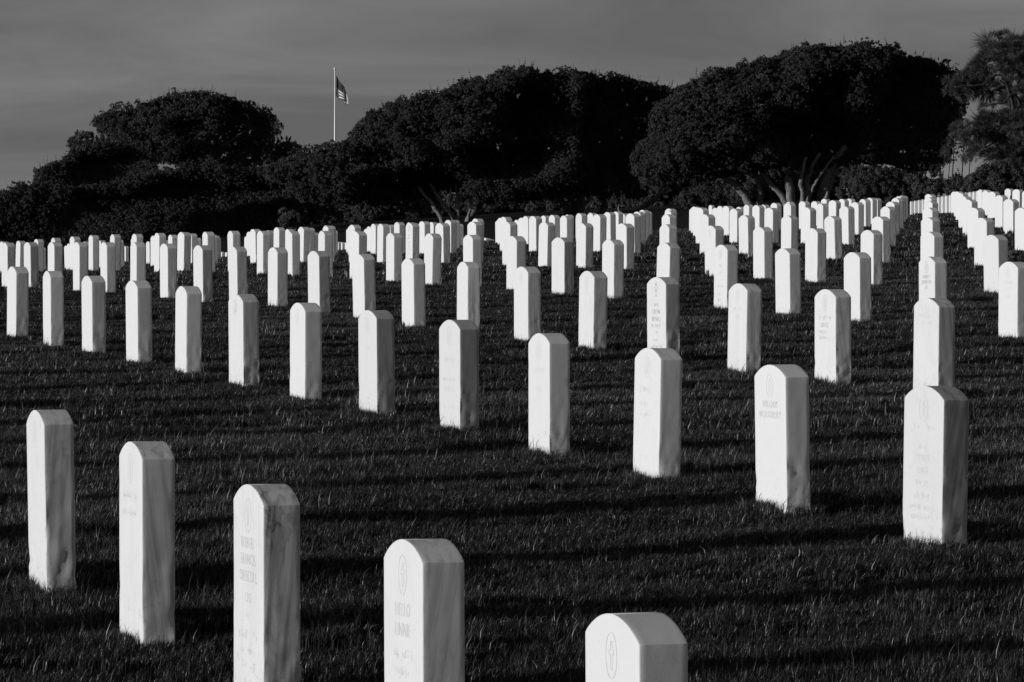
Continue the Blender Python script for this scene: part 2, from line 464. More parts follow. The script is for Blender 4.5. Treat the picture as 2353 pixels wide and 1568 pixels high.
near_lib = lib('turf_near', [grass_patch('turf_near', 0.38, 2200, 0.022, 0.052, 0.0025, s, (.35, .48, .6, .7, .78, .85)[s]) for s in range(6)])
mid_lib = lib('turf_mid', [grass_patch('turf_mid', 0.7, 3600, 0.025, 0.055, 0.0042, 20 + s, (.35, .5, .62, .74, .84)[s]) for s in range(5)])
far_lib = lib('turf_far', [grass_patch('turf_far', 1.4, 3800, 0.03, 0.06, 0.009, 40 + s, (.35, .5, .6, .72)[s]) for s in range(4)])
def lawn(name, library, nvar, d0, d1, step, half_ang, label):
    pts = []
    y = d0
    while y < d1:
        half = 0.9 + y * half_ang
        xs = np.arange(-half, half, step)
        pts += [(x + rng.uniform(-.3, .3) * step, y + rng.uniform(-.3, .3) * step) for x in xs]
        y += step
    pts = np.array(pts)
    z = ground_z(pts[:, 0], pts[:, 1]) + relief(pts[:, 0], pts[:, 1])
    m = len(pts)
    h_ = .06
    gx_ = (relief(pts[:, 0] + h_, pts[:, 1]) - relief(pts[:, 0] - h_, pts[:, 1])) / (2 * h_)
    gy_ = (relief(pts[:, 0], pts[:, 1] + h_) - relief(pts[:, 0], pts[:, 1] - h_)) / (2 * h_)
    ph_ = rng.normal(0, 0.5, m)
    lx_, ly_ = gx_ * np.cos(ph_) + gy_ * np.sin(ph_), -gx_ * np.sin(ph_) + gy_ * np.cos(ph_)
    rot = np.c_[np.arctan(ly_) + rng.normal(0, .02, m), -np.arctan(lx_) + rng.normal(0, .02, m), ph_]
    s = 0.92 + 0.22 * smooth_noise(pts[:, 0] * 2.3, pts[:, 1] * 1.7, 9) + 0.32 * smooth_noise(pts[:, 0] * 0.9, pts[:, 1] * 0.55, 3) + rng.normal(0, .07, m)
    s = np.clip(s, .5, 1.5)
    o = scatter(name, library, np.c_[pts, z], rot, np.c_[np.ones(m), np.ones(m), s], np.clip((.5 + .55 * smooth_noise(pts[:, 0] * .45, pts[:, 1] * .3, 71) + .35 * smooth_noise(pts[:, 0] * 1.2, pts[:, 1] * .9, 73) + rng.normal(0, .12, m)) * nvar, 0, nvar - 1).astype(int))
    tag(o, label, None, None, 'stuff')
lawn('lawn_grass', near_lib, 6, 5.5, 20.2, 0.27, 0.155, 'short dark lawn grass around the nearest headstones')
lawn('lawn_grass', mid_lib, 5, 19.7, 46, 0.46, 0.15, 'short dark lawn grass between the middle rows of headstones')
lawn('lawn_grass', far_lib, 4, 46, 110, 1.05, 0.15, 'short dark lawn grass over the crest')

# ------------------------------------------------------------------ headstones
SW, ST, SAG = 0.330, 0.1016, 0.047
def stone_mesh(name, seed, rough, chips=0.6):
    r = np.random.default_rng(seed)
    cr_ = 0.004
    def loop(hw, ht):
        """rounded rectangle, counter-clockwise, half width hw, half thickness ht"""
        c = min(cr_, hw * .45)
        pts, corner = [], []
        def seg(p, q, n_):
            for i in range(n_):
                s = i / n_
                pts.append((p[0] + (q[0] - p[0]) * s, p[1] + (q[1] - p[1]) * s)); corner.append(0.0)
        def arc(cx_, cy_, a0):
            for i in range(3):
                a = a0 + (i + .0) * (math.pi / 2) / 3
                pts.append((cx_ + c * math.cos(a), cy_ + c * math.sin(a))); corner.append(1.0)
        arc(hw - c, -ht + c, -math.pi / 2); seg((hw, -ht + c), (hw, ht - c), 8)
        arc(hw - c, ht - c, 0); seg((hw - c, ht), (-hw + c, ht), 14)
        arc(-hw + c, ht - c, math.pi / 2); seg((-hw, ht - c), (-hw, -ht + c), 8)
        arc(-hw + c, -ht + c, math.pi); seg((-hw + c, -ht), (hw - c, -ht), 14)
        return np.array(pts), np.array(corner)
    zs = HS - SAG
    Rr = ((SW / 2) ** 2 + SAG ** 2) / (2 * SAG)
    amax = math.asin(SW / 2 / Rr)
    levels = [(z, SW / 2, 0) for z in np.linspace(-0.18, zs - 0.003, 34)]
    levels += [(zs - 0.0012, SW / 2 - 0.0003, 1)]
    for a in np.linspace(amax, 0, 13)[:-1]:
        levels.append((HS - Rr + Rr * math.cos(a) - (0.0006 if a == amax else 0), Rr * math.sin(a) - (0.001 if a == amax else 0), 1))
    V, nL = [], None
    ph = r.uniform(0, 50, 4)
    for (z, hw, arch) in levels:
        p, cnr = loop(max(hw, 0.004), ST / 2)
        nL = len(p)
        q = p.copy()
        low = np.clip((0.30 - z) / 0.26, 0, 1)
        # rough-sawn foot: the polished part stops some way above the turf
        amp = 0.0004 + rough * 0.0032 * low ** 0.8
        t_ = np.arange(nL) / nL * 26
        nz = smooth_noise(t_ + ph[0], np.full(nL, z * 34 + ph[1]), seed) + 0.5 * smooth_noise(t_ * 2.3 + ph[1], np.full(nL, z * 80 + ph[2]), seed + 1)
        d = p / np.maximum(np.abs(p).max(0), 1e-6)
        nrm = np.where(np.abs(p[:, :1]) > hw - 0.0045, np.c_[np.sign(p[:, 0]), np.zeros(nL)], np.c_[np.zeros(nL), np.sign(p[:, 1])])
        q += nrm * (nz * amp)[:, None]
        # chipped arrises
        ch = smooth_noise(np.full(nL, z * (14 + 6 * low) + ph[2]), np.sign(p[:, 0]) * 3 + np.sign(p[:, 1]) * 7 + ph[3], seed + 2)
        bite = np.clip(ch - (0.55 - 0.4 * low), 0, 1) * (0.004 + 0.012 * low * rough) * chips
        edge = np.exp(-((hw - np.abs(p[:, 0])) + (ST / 2 - np.abs(p[:, 1]))) / 0.011) if not arch else np.zeros(nL)
        q -= np.c_[np.sign(p[:, 0]), np.sign(p[:, 1]) * .6] * (bite * edge)[:, None]
        V.append(np.c_[q, np.full(nL, z)])
    nl = len(V)
    V = np.concatenate(V)
    Fc = []
    for k in range(nl - 1):
        for i in range(nL):
            j = (i + 1) % nL
            Fc.append((k * nL + i, k * nL + j, (k + 1) * nL + j, (k + 1) * nL + i))
    Fc.append(tuple((nl - 1) * nL + i for i in range(nL)))
    Fc.append(tuple(reversed(range(nL))))
    me = mesh_from(name, V, Fc, [M_MARBLE], True)
    sharp = np.zeros(len(me.edges), bool)
    # keep the crease at the springing of the arch
    zz = V[:, 2]
    ev = np.zeros(len(me.edges) * 2, np.int32); me.edges.foreach_get('vertices', ev)
    ev = ev.reshape(-1, 2)
    ka = 34 * nL
    sharp |= (ev[:, 0] >= ka) & (ev[:, 0] < ka + nL) & (ev[:, 1] >= ka) & (ev[:, 1] < ka + nL)
    at_ = me.attributes.get('sharp_edge') or me.attributes.new('sharp_edge', 'BOOLEAN', 'EDGE')
    at_.data.foreach_set('value', sharp)
    return me
shared = [stone_mesh('headstone_block', 100 + k, random.uniform(.3, 1.1)) for k in range(14)]

# flat emblem and lettering a hair proud; their grey stands in for groove shade
def strokes_mesh(name, segs, mat, wd=0.0022):
    V, Fc = [], []
    for (x0, z0, x1, z1) in segs:
        dx, dz = x1 - x0, z1 - z0
        l = math.hypot(dx, dz) or 1e-6
        px_, pz_ = -dz / l * wd / 2, dx / l * wd / 2
        k = len(V)
        V += [(x0 + px_, 0, z0 + pz_), (x0 - px_, 0, z0 - pz_), (x1 - px_, 0, z1 - pz_), (x1 + px_, 0, z1 + pz_)]
        Fc.append((k, k + 1, k + 2, k + 3))
    return mesh_from(name, V, Fc, [mat])
def ellipse_segs(cx_, cz_, a, b, n_=22, a0=0, a1=2 * math.pi):
    p = [(cx_ + a * math.cos(a0 + (a1 - a0) * i / n_), cz_ + b * math.sin(a0 + (a1 - a0) * i / n_)) for i in range(n_ + 1)]
    return [(p[i][0], p[i][1], p[i + 1][0], p[i + 1][1]) for i in range(n_)]
def cross_segs(cx_, cz_, w=.028, h=.056, t=.010):
    a, b = t / 2, w / 2
    zt, zb, c = cz_ + h * .5, cz_ - h * .5, cz_ + h * .12
    p = [(a, zt), (a, c + a), (b, c + a), (b, c - a), (a, c - a), (a, zb), (-a, zb), (-a, c - a), (-b, c - a), (-b, c + a), (-a, c + a), (-a, zt), (a, zt)]
    return [(cx_ + p[i][0], p[i][1], cx_ + p[i + 1][0], p[i + 1][1]) for i in range(len(p) - 1)]
EZ = HS - 0.082
EMB = {}
def emblem_mesh(kind, mat):
    k = (kind, mat.name)
    if k not in EMB:
        s = []
        if kind in ('oval', 'faint'): s += ellipse_segs(0, EZ, .034, .046)
        if kind == 'diamond':
            s += [(0, EZ + .045, .024, EZ + .012), (.024, EZ + .012, 0, EZ - .02), (0, EZ - .02, -.024, EZ + .012), (-.024, EZ + .012, 0, EZ + .045), (0, EZ - .02, 0, EZ - .045), (-.012, EZ - .045, .012, EZ - .045)]
        else: s += cross_segs(0, EZ)
        EMB[k] = strokes_mesh('emblem', s, mat, .0017 if kind != 'diamond' else .004)
    return EMB[k]
def worn_segs(r, z, wid, h=.026):
    s = []
    x = -wid / 2
    while x < wid / 2:
        w = r.uniform(.009, .014)
        zb, zt = z - h / 2, z + h / 2
        if r.random() < .7: s.append((x, zb + h * .4 * r.random(), x, zt - h * .4 * r.random()))
        if r.random() < .35: s.append((x + w, zb + h * .4 * r.random(), x + w, zt - h * .4 * r.random()))
        for zz in (zb, z, zt):
            if r.random() < .25: s.append((x, zz, x + w * r.uniform(.5, 1), zz))
        x += w + .009
    return s
def text_segs_mesh(lines, mat):
    """lines: (text, z centre, letter height) -> one mesh of letters standing on the front face"""
    V, Fc = [], []
    for txt, zc, hgt in lines:
        cu = bpy.data.curves.new('letters', 'FONT')
        cu.body = txt; cu.align_x = 'CENTER'; cu.align_y = 'CENTER'; cu.size = hgt * 1.38; cu.resolution_u = 2
        cu.space_character = 1.08; cu.offset = -0.0008
        to = bpy.data.objects.new('letters', cu)
        me = to.to_mesh()
        k = len(V)
        V += [(v.co.x * .86, 0, v.co.y + zc) for v in me.vertices]
        Fc += [tuple(i + k for i in p.vertices) for p in me.polygons]
        to.to_mesh_clear()
        bpy.data.objects.remove(to); bpy.data.curves.remove(cu)
    return mesh_from('inscription', V, Fc, [mat])

# what can be read on which stone: (row, index): emblem, dark?, [(text, depth below the top, letter height)], [(depth, width) worn lines]
T0 = HS
WRITING = {
    (0, 0): ('oval', 0, [], []),
    (0, 1): ('oval', 0, [('HELLO', .165, .034), ('LINNIE', .212, .034)], [(.27, .16), (.31, .12)]),
    (0, 2): ('oval', 0, [('ROBERT', .158, .033), ('FRANCIS', .203, .033), ('DRISCOLL', .248, .033), ('CPO', .305, .028)], [(.352, .04), (.405, .2), (.445, .15), (.49, .15), (.53, .12)]),
    (0, 3): ('oval', 0, [], [(.165, .2), (.215, .2)]),
    (0, 4): ('faint', 0, [], [(.17, .15)]),
    (1, 4): ('faint', 0, [('COREY', .262, .030), ('DALE', .307, .030)], [(.15, .15), (.22, .08), (.35, .1), (.40, .13), (.44, .2), (.475, .18), (.535, .2)]),
    (1, 5): ('oval', 0, [('WILLIAM', .158, .032), ('WOODBURY', .200, .032)], []),
    (1, 6): ('oval', 0, [], [(.18, .16), (.24, .14), (.29, .13)]),
    (1, 7): ('oval', 0, [], [(.17, .15), (.26, .1)]),
    (1, 8): ('oval', 0, [], [(.2, .13), (.30, .2), (.345, .15), (.44, .15)]),
    (1, 9): ('oval', 0, [], [(.2, .1)]),
    (2, 9): ('faint', 0, [], [(.10, .17), (.14, .15)]),
    (2, 10): ('oval', 1, [('BRUCE', .215, .030)], [(.17, .17), (.255, .2), (.29, .2)]),
    (2, 11): ('faint', 0, [], [(.16, .15), (.21, .05)]),
    (2, 12): ('diamond', 2, [('CALVIN', .232, .030), ('BETHEL J', .282, .030)], [(.185, .06), (.325, .16), (.37, .05), (.42, .17), (.465, .2)]),
    (3, 14): ('oval', 2, [('HENRY T', .155, .030), ('JOHNSTON', .195, .030), ('DEC', .235, .028)], []),
    (3, 17): ('oval', 1, [], [(.18, .06), (.24, .05), (.36, .16), (.43, .13), (.48, .17)]),
    (2, 13): ('faint', 0, [], []), (2, 14): ('faint', 0, [], []), (1, 10): ('faint', 0, [], []), (1, 11): ('faint', 1, [], [(.1, .06)]),
    (3, 13): ('oval', 0, [], [(.15, .15), (.20, .15), (.25, .13)]),
    (4, 31): ('faint', 2, [], [(.17, .12), (.21, .16), (.27, .1), (.32, .16), (.37, .15), (.42, .13)]),
    (4, 24): ('faint', 0, [], [(.2, .1)]), (4, 23): ('faint', 0, [], []),
}
GRIME = {(0, 1): .12, (1, 9): .5, (1, 8): .58, (1, 4): .6, (1, 11): .22, (2, 18): .34, (2, 21): .3, (2, 27): .4, (3, 26): .2, (1, 14): .1, (0, 2): .2, (0, 4): .2, (0, 3): .16, (3, 20): .3, (2, 9): .25, (2, 12): .2, (3, 15): .05, (3, 24): .08}
VEIN = {(0, 0): .2, (0, 1): 1.1, (0, 2): 1.8, (0, 3): 1.4, (0, 4): 1.4, (1, 4): 1.0, (1, 5): .2, (1, 6): .6, (1, 7): .3, (1, 8): .2, (1, 9): .7, (2, 9): 1.6, (2, 10): 1.4, (2, 11): 1.4, (2, 12): .9, (2, 13): 1.2}

TURN = {(1, 9): 2, (1, 8): 2, (1, 4): 2.5, (1, 11): 2, (2, 18): 3, (2, 21): 3, (2, 27): 3, (3, 20): 4, (0, 4): -.5, (0, 2): .3, (0, 3): 0, (0, 1): 0, (0, 0): 0, (2, 9): 2, (2, 12): 3, (3, 25): 3, (3, 31): 3, (5, 31): 3, (6, 37): 3, (4, 25): 3}
ORD = ['first', 'second', 'third', 'fourth', 'fifth', 'sixth', 'seventh', 'eighth', 'ninth', 'tenth', 'eleventh', 'twelfth', 'thirteenth', 'fourteenth', 'fifteenth', 'sixteenth', 'seventeenth', 'eighteenth', 'nineteenth', 'twentieth'] + ['twenty-' + s for s in ['first', 'second', 'third', 'fourth', 'fifth', 'sixth', 'seventh', 'eighth', 'ninth']] + ['thirtieth'] + ['thirty-' + s for s in ['first', 'second', 'third', 'fourth', 'fifth', 'sixth', 'seventh', 'eighth', 'ninth']]
ROWN = ['front row', 'second row', 'third row', 'fourth row', 'fifth row', 'sixth row', 'seventh row', 'eighth row', 'ninth row', 'tenth row', 'eleventh row', 'twelfth row']
SPECIAL = {
    (0, 0): 'pale marble headstone nearest the camera, only its top and cross emblem in frame',
    (0, 1): 'mottled headstone at the bottom edge engraved with a cross and two words',
    (0, 2): 'front-row headstone with grey vertical streaks down its side and many engraved lines',
    (0, 3): 'front-row headstone second from the left, dark streak along its side edge',
    (0, 4): 'front-row headstone farthest left, its side blotched with dark veins',
    (1, 4): 'dull grey headstone at the right of the second row, worn engraved text',
    (1, 5): 'clean white headstone with a chipped foot, second from the right in second row',
    (1, 8): 'dull headstone with a very dark side, fifth from the right in second row',
    (1, 9): 'dull headstone with a diagonally veined dark side, sixth from right in second row',
    (2, 9): 'headstone with dark smudges on its side, directly behind the dull right-hand headstone',
    (2, 12): 'third-row headstone with blackened engraved lettering and a diamond emblem',
    (3, 14): 'fourth-row headstone with short blackened engraved lettering, in the right-hand file',
}
def seen(p, ztop):
    """is the top of a stone over the ground in front of it?"""
    ys = np.linspace(4, p[1] - .3, 160)
    xs = p[0] * ys / p[1]
    e = (ground_z(xs, ys) + .04 - CAMZ) / ys
    return (ztop - CAMZ) / p[1] > e.max() + 0.0003
ROT0 = TH - math.pi / 2
FACE = -ST / 2 - 0.0009
n_stones = 0
off_frame = 0
side_r, side_n = None, 0
for r in range(-2, 12):
    seq = []
    for j in range(-2, 70):
        p = site(r, j)
        if p[1] < 6 or p[1] > 97: continue
        x = CX + F * p[0] / p[1]
        if not (-30 < x < 2383):
            # beside the frame on the sunny side: its shadow reaches into the picture
            e_ = p + NV * 4.9
            if r <= 7 and p[1] < 60 and x <= -30 and CX + F * e_[0] / e_[1] > -60:
                o = obj('headstone', random.choice(shared), None, (p[0], p[1], gz(*p)), (R(random.gauss(0, .35)), R(random.gauss(0, .35)), ROT0 + R(random.gauss(0, 1.1))))
                o['veining'] = .5; o['grime'] = .02
                off_frame += 1
                side_n = side_n + 1 if side_r == r else 0; side_r = r
                tag(o, 'headstone just outside the left edge, %s along the %s' % (ORD[side_n], ROWN[r] if r >= 0 else ('row before the front row', 'second row before the front row')[-1 - r]), 'headstone', 'white marble headstones in straight rows')
            continue
        if r < 0: continue
        o_ = OBS.get((r, j))
        z = gz(*p)
        if o_ is None and not seen(p, z + HS): continue
        if r >= 9 and o_ is None and j > 53: continue
        seq.append((j, p, z, o_))
    for k, (j, p, z, o_) in enumerate(seq):
        p = p.copy()
        ztop = z + HS + random.uniform(-.012, .012)
        if o_ is not None:
            if o_[0] is not None: p[0] = (o_[0] - CX) / F * p[1]
            ztop = CAMZ + (H0 - o_[1]) * p[1] / F
        else: p += np.array([random.uniform(-.02, .02), random.uniform(-.02, .02)])
        near = r == 0 or (r == 1 and j < 12) or (r == 2 and j < 14)
        me = stone_mesh('headstone_block', 300 + r * 80 + j, random.uniform(.5, 1.2), 1.0) if near else random.choice(shared)
        o = obj('headstone', me, None, (p[0], p[1], ztop - HS), (R(random.gauss(0, .55)), R(random.gauss(0, .55)), ROT0 + R(TURN.get((r, j), random.gauss(.3, 1.2)))))
        o['veining'] = float(VEIN.get((r, j), random.choice([.2, .4, .6, .9, 1.3])))
        o['grime'] = float(GRIME.get((r, j), max(0, random.gauss(.03, .08))))
        lab = SPECIAL.get((r, j)) or 'white marble headstone, %s from the right in the %s of graves' % (ORD[k], ROWN[r])
        tag(o, lab, 'headstone', 'white marble headstones in straight rows')
        w = WRITING.get((r, j))
        if w:
            mat = (M_CUT, M_CUT_MID, M_CUT_DARK)[w[1]]
            obj('emblem', emblem_mesh(w[0], mat), o, (0, FACE, 0))
            for t_, d_, h_ in w[2]: obj('inscription', text_segs_mesh([(t_, T0 - d_, h_)], mat), o, (0, FACE, 0))
            if w[3]:
                rr = np.random.default_rng(r * 100 + j)
                for d_, wd_ in w[3]: obj('worn_inscription', strokes_mesh('worn_inscription', worn_segs(rr, T0 - d_, wd_), mat, .0022), o, (0, FACE, 0))['kind'] = 'stuff'
        n_stones += 1

# stones of the sections beyond the crest
def far_stone(x, d, label, vtop=None, th=TH):
    q = pix(x, 500, d)
    z = gz(q.x, d)
    if vtop is not None: z = CAMZ + (H0 - vtop) * d / F - HS
    o = obj('headstone', random.choice(shared), None, (q.x, d, z), (0, R(random.gauss(0, .4)), th - math.pi / 2 + R(random.gauss(0, 1.0))))
    o['veining'] = .3; o['grime'] = 0.02
    tag(o, label, 'headstone', 'far headstones beyond the crest')
nf = 20
for k in range(nf):
    s = k / (nf - 1)
    d = 1 / ((1 - s) / 92 + s / 152)
    x = 2268 + (2095 - 2268) * s
    far_stone(x, d, 'small distant headstone, %s from the right in the long far-right row' % ORD[k], 437 + (463 - 437) * s ** 1.1, R(1.5))
for k, x in enumerate([778, 787, 796]): far_stone(x, 150 + 3 * k, 'tiny distant headstone, %s of three left of center beyond the crest' % ORD[k], 556 + k)
for k, x in enumerate([1117, 1122, 1127, 1132, 1137, 1142]): far_stone(x, 150 + 4 * k, 'tiny distant headstone, %s of six in the central gap beyond the crest' % ORD[k], 547 + 1.4 * k)
for k, x in enumerate([511, 522]): far_stone(x, 165 + 4 * k, 'tiny distant headstone, %s of two at center left beyond the crest' % ORD[k], 579 + k)
far_stone(290, 130, 'small distant headstone showing between stones at the far left', 566)
far_stone(1836, 145, 'small distant headstone below the large right-hand tree', 511)
far_stone(1635, 140, 'small grey distant headstone left of the large right-hand tree', 472)

# untrimmed grass against the feet of the nearer stones
foot_lib = lib('turf_foot', [grass_patch('turf_foot', 0.13, 80, 0.04, 0.085, 0.0028, 140 + s) for s in range(6)])
fp_, fr_, fs_ = [], [], []
for o in [o for o in COL.objects if o.name.startswith('headstone') and o.location.y < 40]:
    for k in range(16):
        u = random.random()
        if random.random() < .72: lx, ly = random.uniform(-SW / 2, SW / 2), random.choice([-1, -1, 1]) * (ST / 2 + .035)
        else: lx, ly = random.choice([-1, 1, 1]) * (SW / 2 + .035), random.uniform(-ST / 2, ST / 2)
        q = o.matrix_basis @ Vector((lx, ly, 0))
        fp_.append((q.x, q.y, 0)); fr_.append((0, 0, random.uniform(-.8, .8))); fs_.append((1, 1, random.uniform(.5, 1.05)))
fp_ = np.array(fp_); fp_[:, 2] = ground_z(fp_[:, 0], fp_[:, 1])
o = scatter('foot_grass', foot_lib, fp_, fr_, fs_, rng.integers(0, 6, len(fp_)))
tag(o, 'longer untrimmed grass growing against the feet of the headstones', None, None, 'stuff')

# ------------------------------------------------------------------ trees
def tuft_mesh(name, seed, count, rad, lw, ll, mat, spread=1.0, needle=False):
    r = np.random.default_rng(seed)
    V, Fc = [], []
    for i in range(count):
        d = r.normal(0, 1, 3); d[2] = abs(d[2]) * 1.1 + .25; d[:2] *= spread; d /= np.linalg.norm(d)
        base = d * rad * r.uniform(.1, .75)
        l = ll * r.uniform(.6, 1.3)
        if needle: s = np.cross(d, r.normal(0, 1, 3)); ax = d
        else:
            nn = d + r.normal(0, .45, 3); nn /= np.linalg.norm(nn)
            ax = np.array([r.normal(0, .5), r.normal(0, .5), 1.0]); ax -= nn * (ax @ nn); ax /= np.linalg.norm(ax) + 1e-9
            s = np.cross(nn, ax)
        s /= np.linalg.norm(s) + 1e-9
        w = lw * r.uniform(.6, 1.3)
        k = len(V)
        V += [base - s * w * .3, base + ax * l * .5 - s * w * .5, base + ax * l, base + ax * l * .5 + s * w * .5]
        Fc.append((k, k + 1, k + 2, k + 3))
    return mesh_from(name, V, Fc, [mat])
cyp_lib = lib('cypress_tuft', [tuft_mesh('cypress_tuft', 60 + s, 110, .2, .036, .10, M_LEAF) for s in range(5)])
leaf_lib = lib('leaf_tuft', [tuft_mesh('leaf_tuft', 70 + s, 84, .24, .042, .1, M_LEAF3, 1.2) for s in range(5)])
pine_lib = lib('needle_tuft', [tuft_mesh('needle_tuft', 80 + s, 60, .07, .016, .30, M_LEAF2, 1.0, True) for s in range(4)])

def seg_dist(P_, poly):
    out = np.full(len(P_), 1e9)
    for i in range(len(poly)):
        a, b = poly[i], poly[(i + 1) % len(poly)]
        ab = b - a
        t = np.clip(((P_ - a) @ ab) / (ab @ ab + 1e-9), 0, 1)
        out = np.minimum(out, np.linalg.norm(P_ - (a + t[:, None] * ab), axis=1))
    return out
def inside(P_, poly):
    c = np.zeros(len(P_), bool)
    j = len(poly) - 1
    for i in range(len(poly)):
        a, b = poly[i], poly[j]
        m = ((a[1] > P_[:, 1]) != (b[1] > P_[:, 1]))
        with np.errstate(divide='ignore', invalid='ignore'):
            xx = (b[0] - a[0]) * (P_[:, 1] - a[1]) / (b[1] - a[1] + 1e-12) + a[0]
        c ^= m & (P_[:, 0] < xx)
        j = i
    return c
def direuler(D_):
    th = np.arccos(np.clip(D_[:, 2], -1, 1)); ph = np.arctan2(D_[:, 1], D_[:, 0])
    return np.c_[np.zeros(len(D_)), th, ph]

def crown(name, outline, d, library, nvar, clump=.55, spacing=.62, tufts=34, depth=.9, tscale=1.0, fill=1.0, seed=1, parent=None, back=True, gaps=0.0, edge_in=.55, maxd=4.5, up=.35, sprig=6.0, hollows=(), lump=1.0, rag=1.0, lee=None):
    """leafy mass filling the volume whose outline was surveyed (pixels), swollen front and back"""
    r = np.random.default_rng(seed)
    poly = np.array([((x - CX) / F * d, CAMZ + (H0 - v) / F * d) for x, v in outline])
    lo, hi = poly.min(0), poly.max(0)
    cand = r.uniform(lo, hi, (11000, 2))
    cand = cand[inside(cand, poly)]
    dist = seg_dist(cand, poly)
    keep = dist > clump * edge_in * r.uniform(.5, 1, len(cand))
    cand, dist = cand[keep], dist[keep]
    dm = min(dist.max(), maxd)
    HOL = [((hx - CX) / F * d, CAMZ + (H0 - hv) / F * d, hrx / F * d, hrv / F * d, push) for hx, hv, hrx, hrv, push in hollows]
    def front_y(p, b):
        y = -b
        for (hx, hz, hrx, hrz, push) in HOL:
            w_ = np.exp(-(((p[:, 0] - hx) / hrx) ** 2 + ((p[:, 1] - hz) / hrz) ** 2) ** 2)
            y = np.minimum(y + push * w_, b * .85)
        if lee: y = np.minimum(y + lee[1] * np.clip(p[:, 0] - (lee[0] - CX) / F * d, 0, None), b * .85)
        return y
    def bump(p, b):
        return lump * (smooth_noise(p[:, 0] * .42, p[:, 1] * .6, seed) + .55 * smooth_noise(p[:, 0] * 1.1, p[:, 1] * 1.7, seed + 3) + .22 * smooth_noise(p[:, 0] * 2.6, p[:, 1] * 3.6, seed + 4)) * np.minimum(1, b)
    def place(front):
        k = int(len(cand) / 11000 * (hi - lo).prod() / (spacing * spacing) * 1.5)
        ii = r.integers(0, len(cand), k)
        p = cand[ii] + r.normal(0, .05, (k, 2)); dd = dist[ii]
        for fq, am, sd in ((.9, .30, 61), (2.1, .20, 63), (4.3, .12, 65)):
            p = p + rag * am * np.c_[smooth_noise(cand[ii, 0] * fq, cand[ii, 1] * fq, seed + sd), smooth_noise(cand[ii, 0] * fq + 40, cand[ii, 1] * fq, seed + sd + 1)]
        q = np.minimum(dd, dm)
        b = np.sqrt(np.clip(q * (2 * dm - q), 0, None)) * depth
        y = front_y(p, b) if front else b.copy()
        y = y + bump(p, b)
        ok = np.ones(k, bool)
        if gaps: ok = smooth_noise(p[:, 0] * .8 + 9, p[:, 1] * 1.1, seed + 5) < 1 - gaps * 2
        return [((p[i, 0], y[i], p[i, 1]), dd[i]) for i in range(k) if ok[i]]
    pts, rots, scls = [], [], []
    cen = np.array([(lo[0] + hi[0]) / 2, 0, lo[1] + (hi[1] - lo[1]) * .35])
    for front, inner in ((True, 0), (False, 0)) if back else ((True, 0),):
        for q, dd in place(front):
            q = np.array(q)
            rc = clump * r.uniform(.65, 1.25) * min(1.0, .45 + dd / (clump * 1.6))
            nrm = (q - cen) * np.array([1, 1.4, 1.5]); nrm /= np.linalg.norm(nrm) + 1e-9
            nt_ = int(tufts * (rc / clump) ** 2) if front else int(tufts * .6 * (rc / clump) ** 2)
            D_ = r.normal(0, 1, (nt_, 3)) + nrm * .8 + np.array([0, 0, up])
            D_ /= np.linalg.norm(D_, axis=1)[:, None]
            pos = q + D_ * rc * r.uniform(.7, 1.0, (nt_, 1)) * np.array([1.15, 1, .8])
            D2 = D_ + np.array([0, 0, .35]) + r.normal(0, .25, (nt_, 3)); D2 /= np.linalg.norm(D2, axis=1)[:, None]
            pts.append(pos); rots.append(direuler(D2)); scls.append(r.uniform(.7, 1.3, nt_) * tscale)
    if fill:   # shaded inner foliage
        k = int(len(pts) * 5 * fill)
        ii = r.integers(0, len(cand), k)
        b = np.sqrt(np.clip(np.minimum(dist[ii], dm) * (2 * dm - np.minimum(dist[ii], dm)), 0, None)) * depth
        ok = dist[ii] > clump * .8
        ii, b = ii[ok], b[ok]
        y0 = np.minimum(front_y(cand[ii], b) + bump(cand[ii], b) + .55, b * .9)
        pos = np.c_[cand[ii, 0], y0 + (b * .9 - y0) * r.random(len(ii)) ** 1.5, cand[ii, 1]]
        D_ = r.normal(0, 1, (len(ii), 3)); D_ /= np.linalg.norm(D_, axis=1)[:, None]
        pts.append(pos); rots.append(direuler(D_)); scls.append(r.uniform(1.8, 3.0, len(ii)) * tscale)
    if sprig:   # upright shoots standing out of the outline
        k = int(sprig * np.linalg.norm(np.diff(np.r_[poly, poly[:1]], axis=0), axis=1).sum())
        cc_ = r.uniform(lo, hi, (14000, 2)); cc_ = cc_[inside(cc_, poly)]
        dd_ = seg_dist(cc_, poly)
        cc_, dd_ = cc_[dd_ < .4], dd_[dd_ < .4]
        if len(cc_):
            ii = r.integers(0, len(cc_), k)
            pos = np.c_[cc_[ii, 0], r.normal(0, .5, k), cc_[ii, 1]]
            D_ = np.c_[r.normal(-.05, .3, k), r.normal(0, .3, k), np.ones(k)]; D_ /= np.linalg.norm(D_, axis=1)[:, None]
            up_ = r.uniform(.1, .62, k) ** 1.3
            for q in range(5):
                pts.append(pos + D_ * (up_ * q / 4)[:, None]); rots.append(direuler(D_)); scls.append(r.uniform(.6, 1.0, k) * tscale * (1.0 - .13 * q))
    pts = np.concatenate(pts); rots = np.concatenate(rots); scls = np.concatenate(scls)
    pts[:, 1] += d
    if parent is not None: pts = pts - np.array(parent.location)
    o = scatter(name, library, pts, rots, np.repeat(scls[:, None], 3, 1), r.integers(0, nvar, len(pts)), parent)
    o['kind'] = 'stuff'
    return o

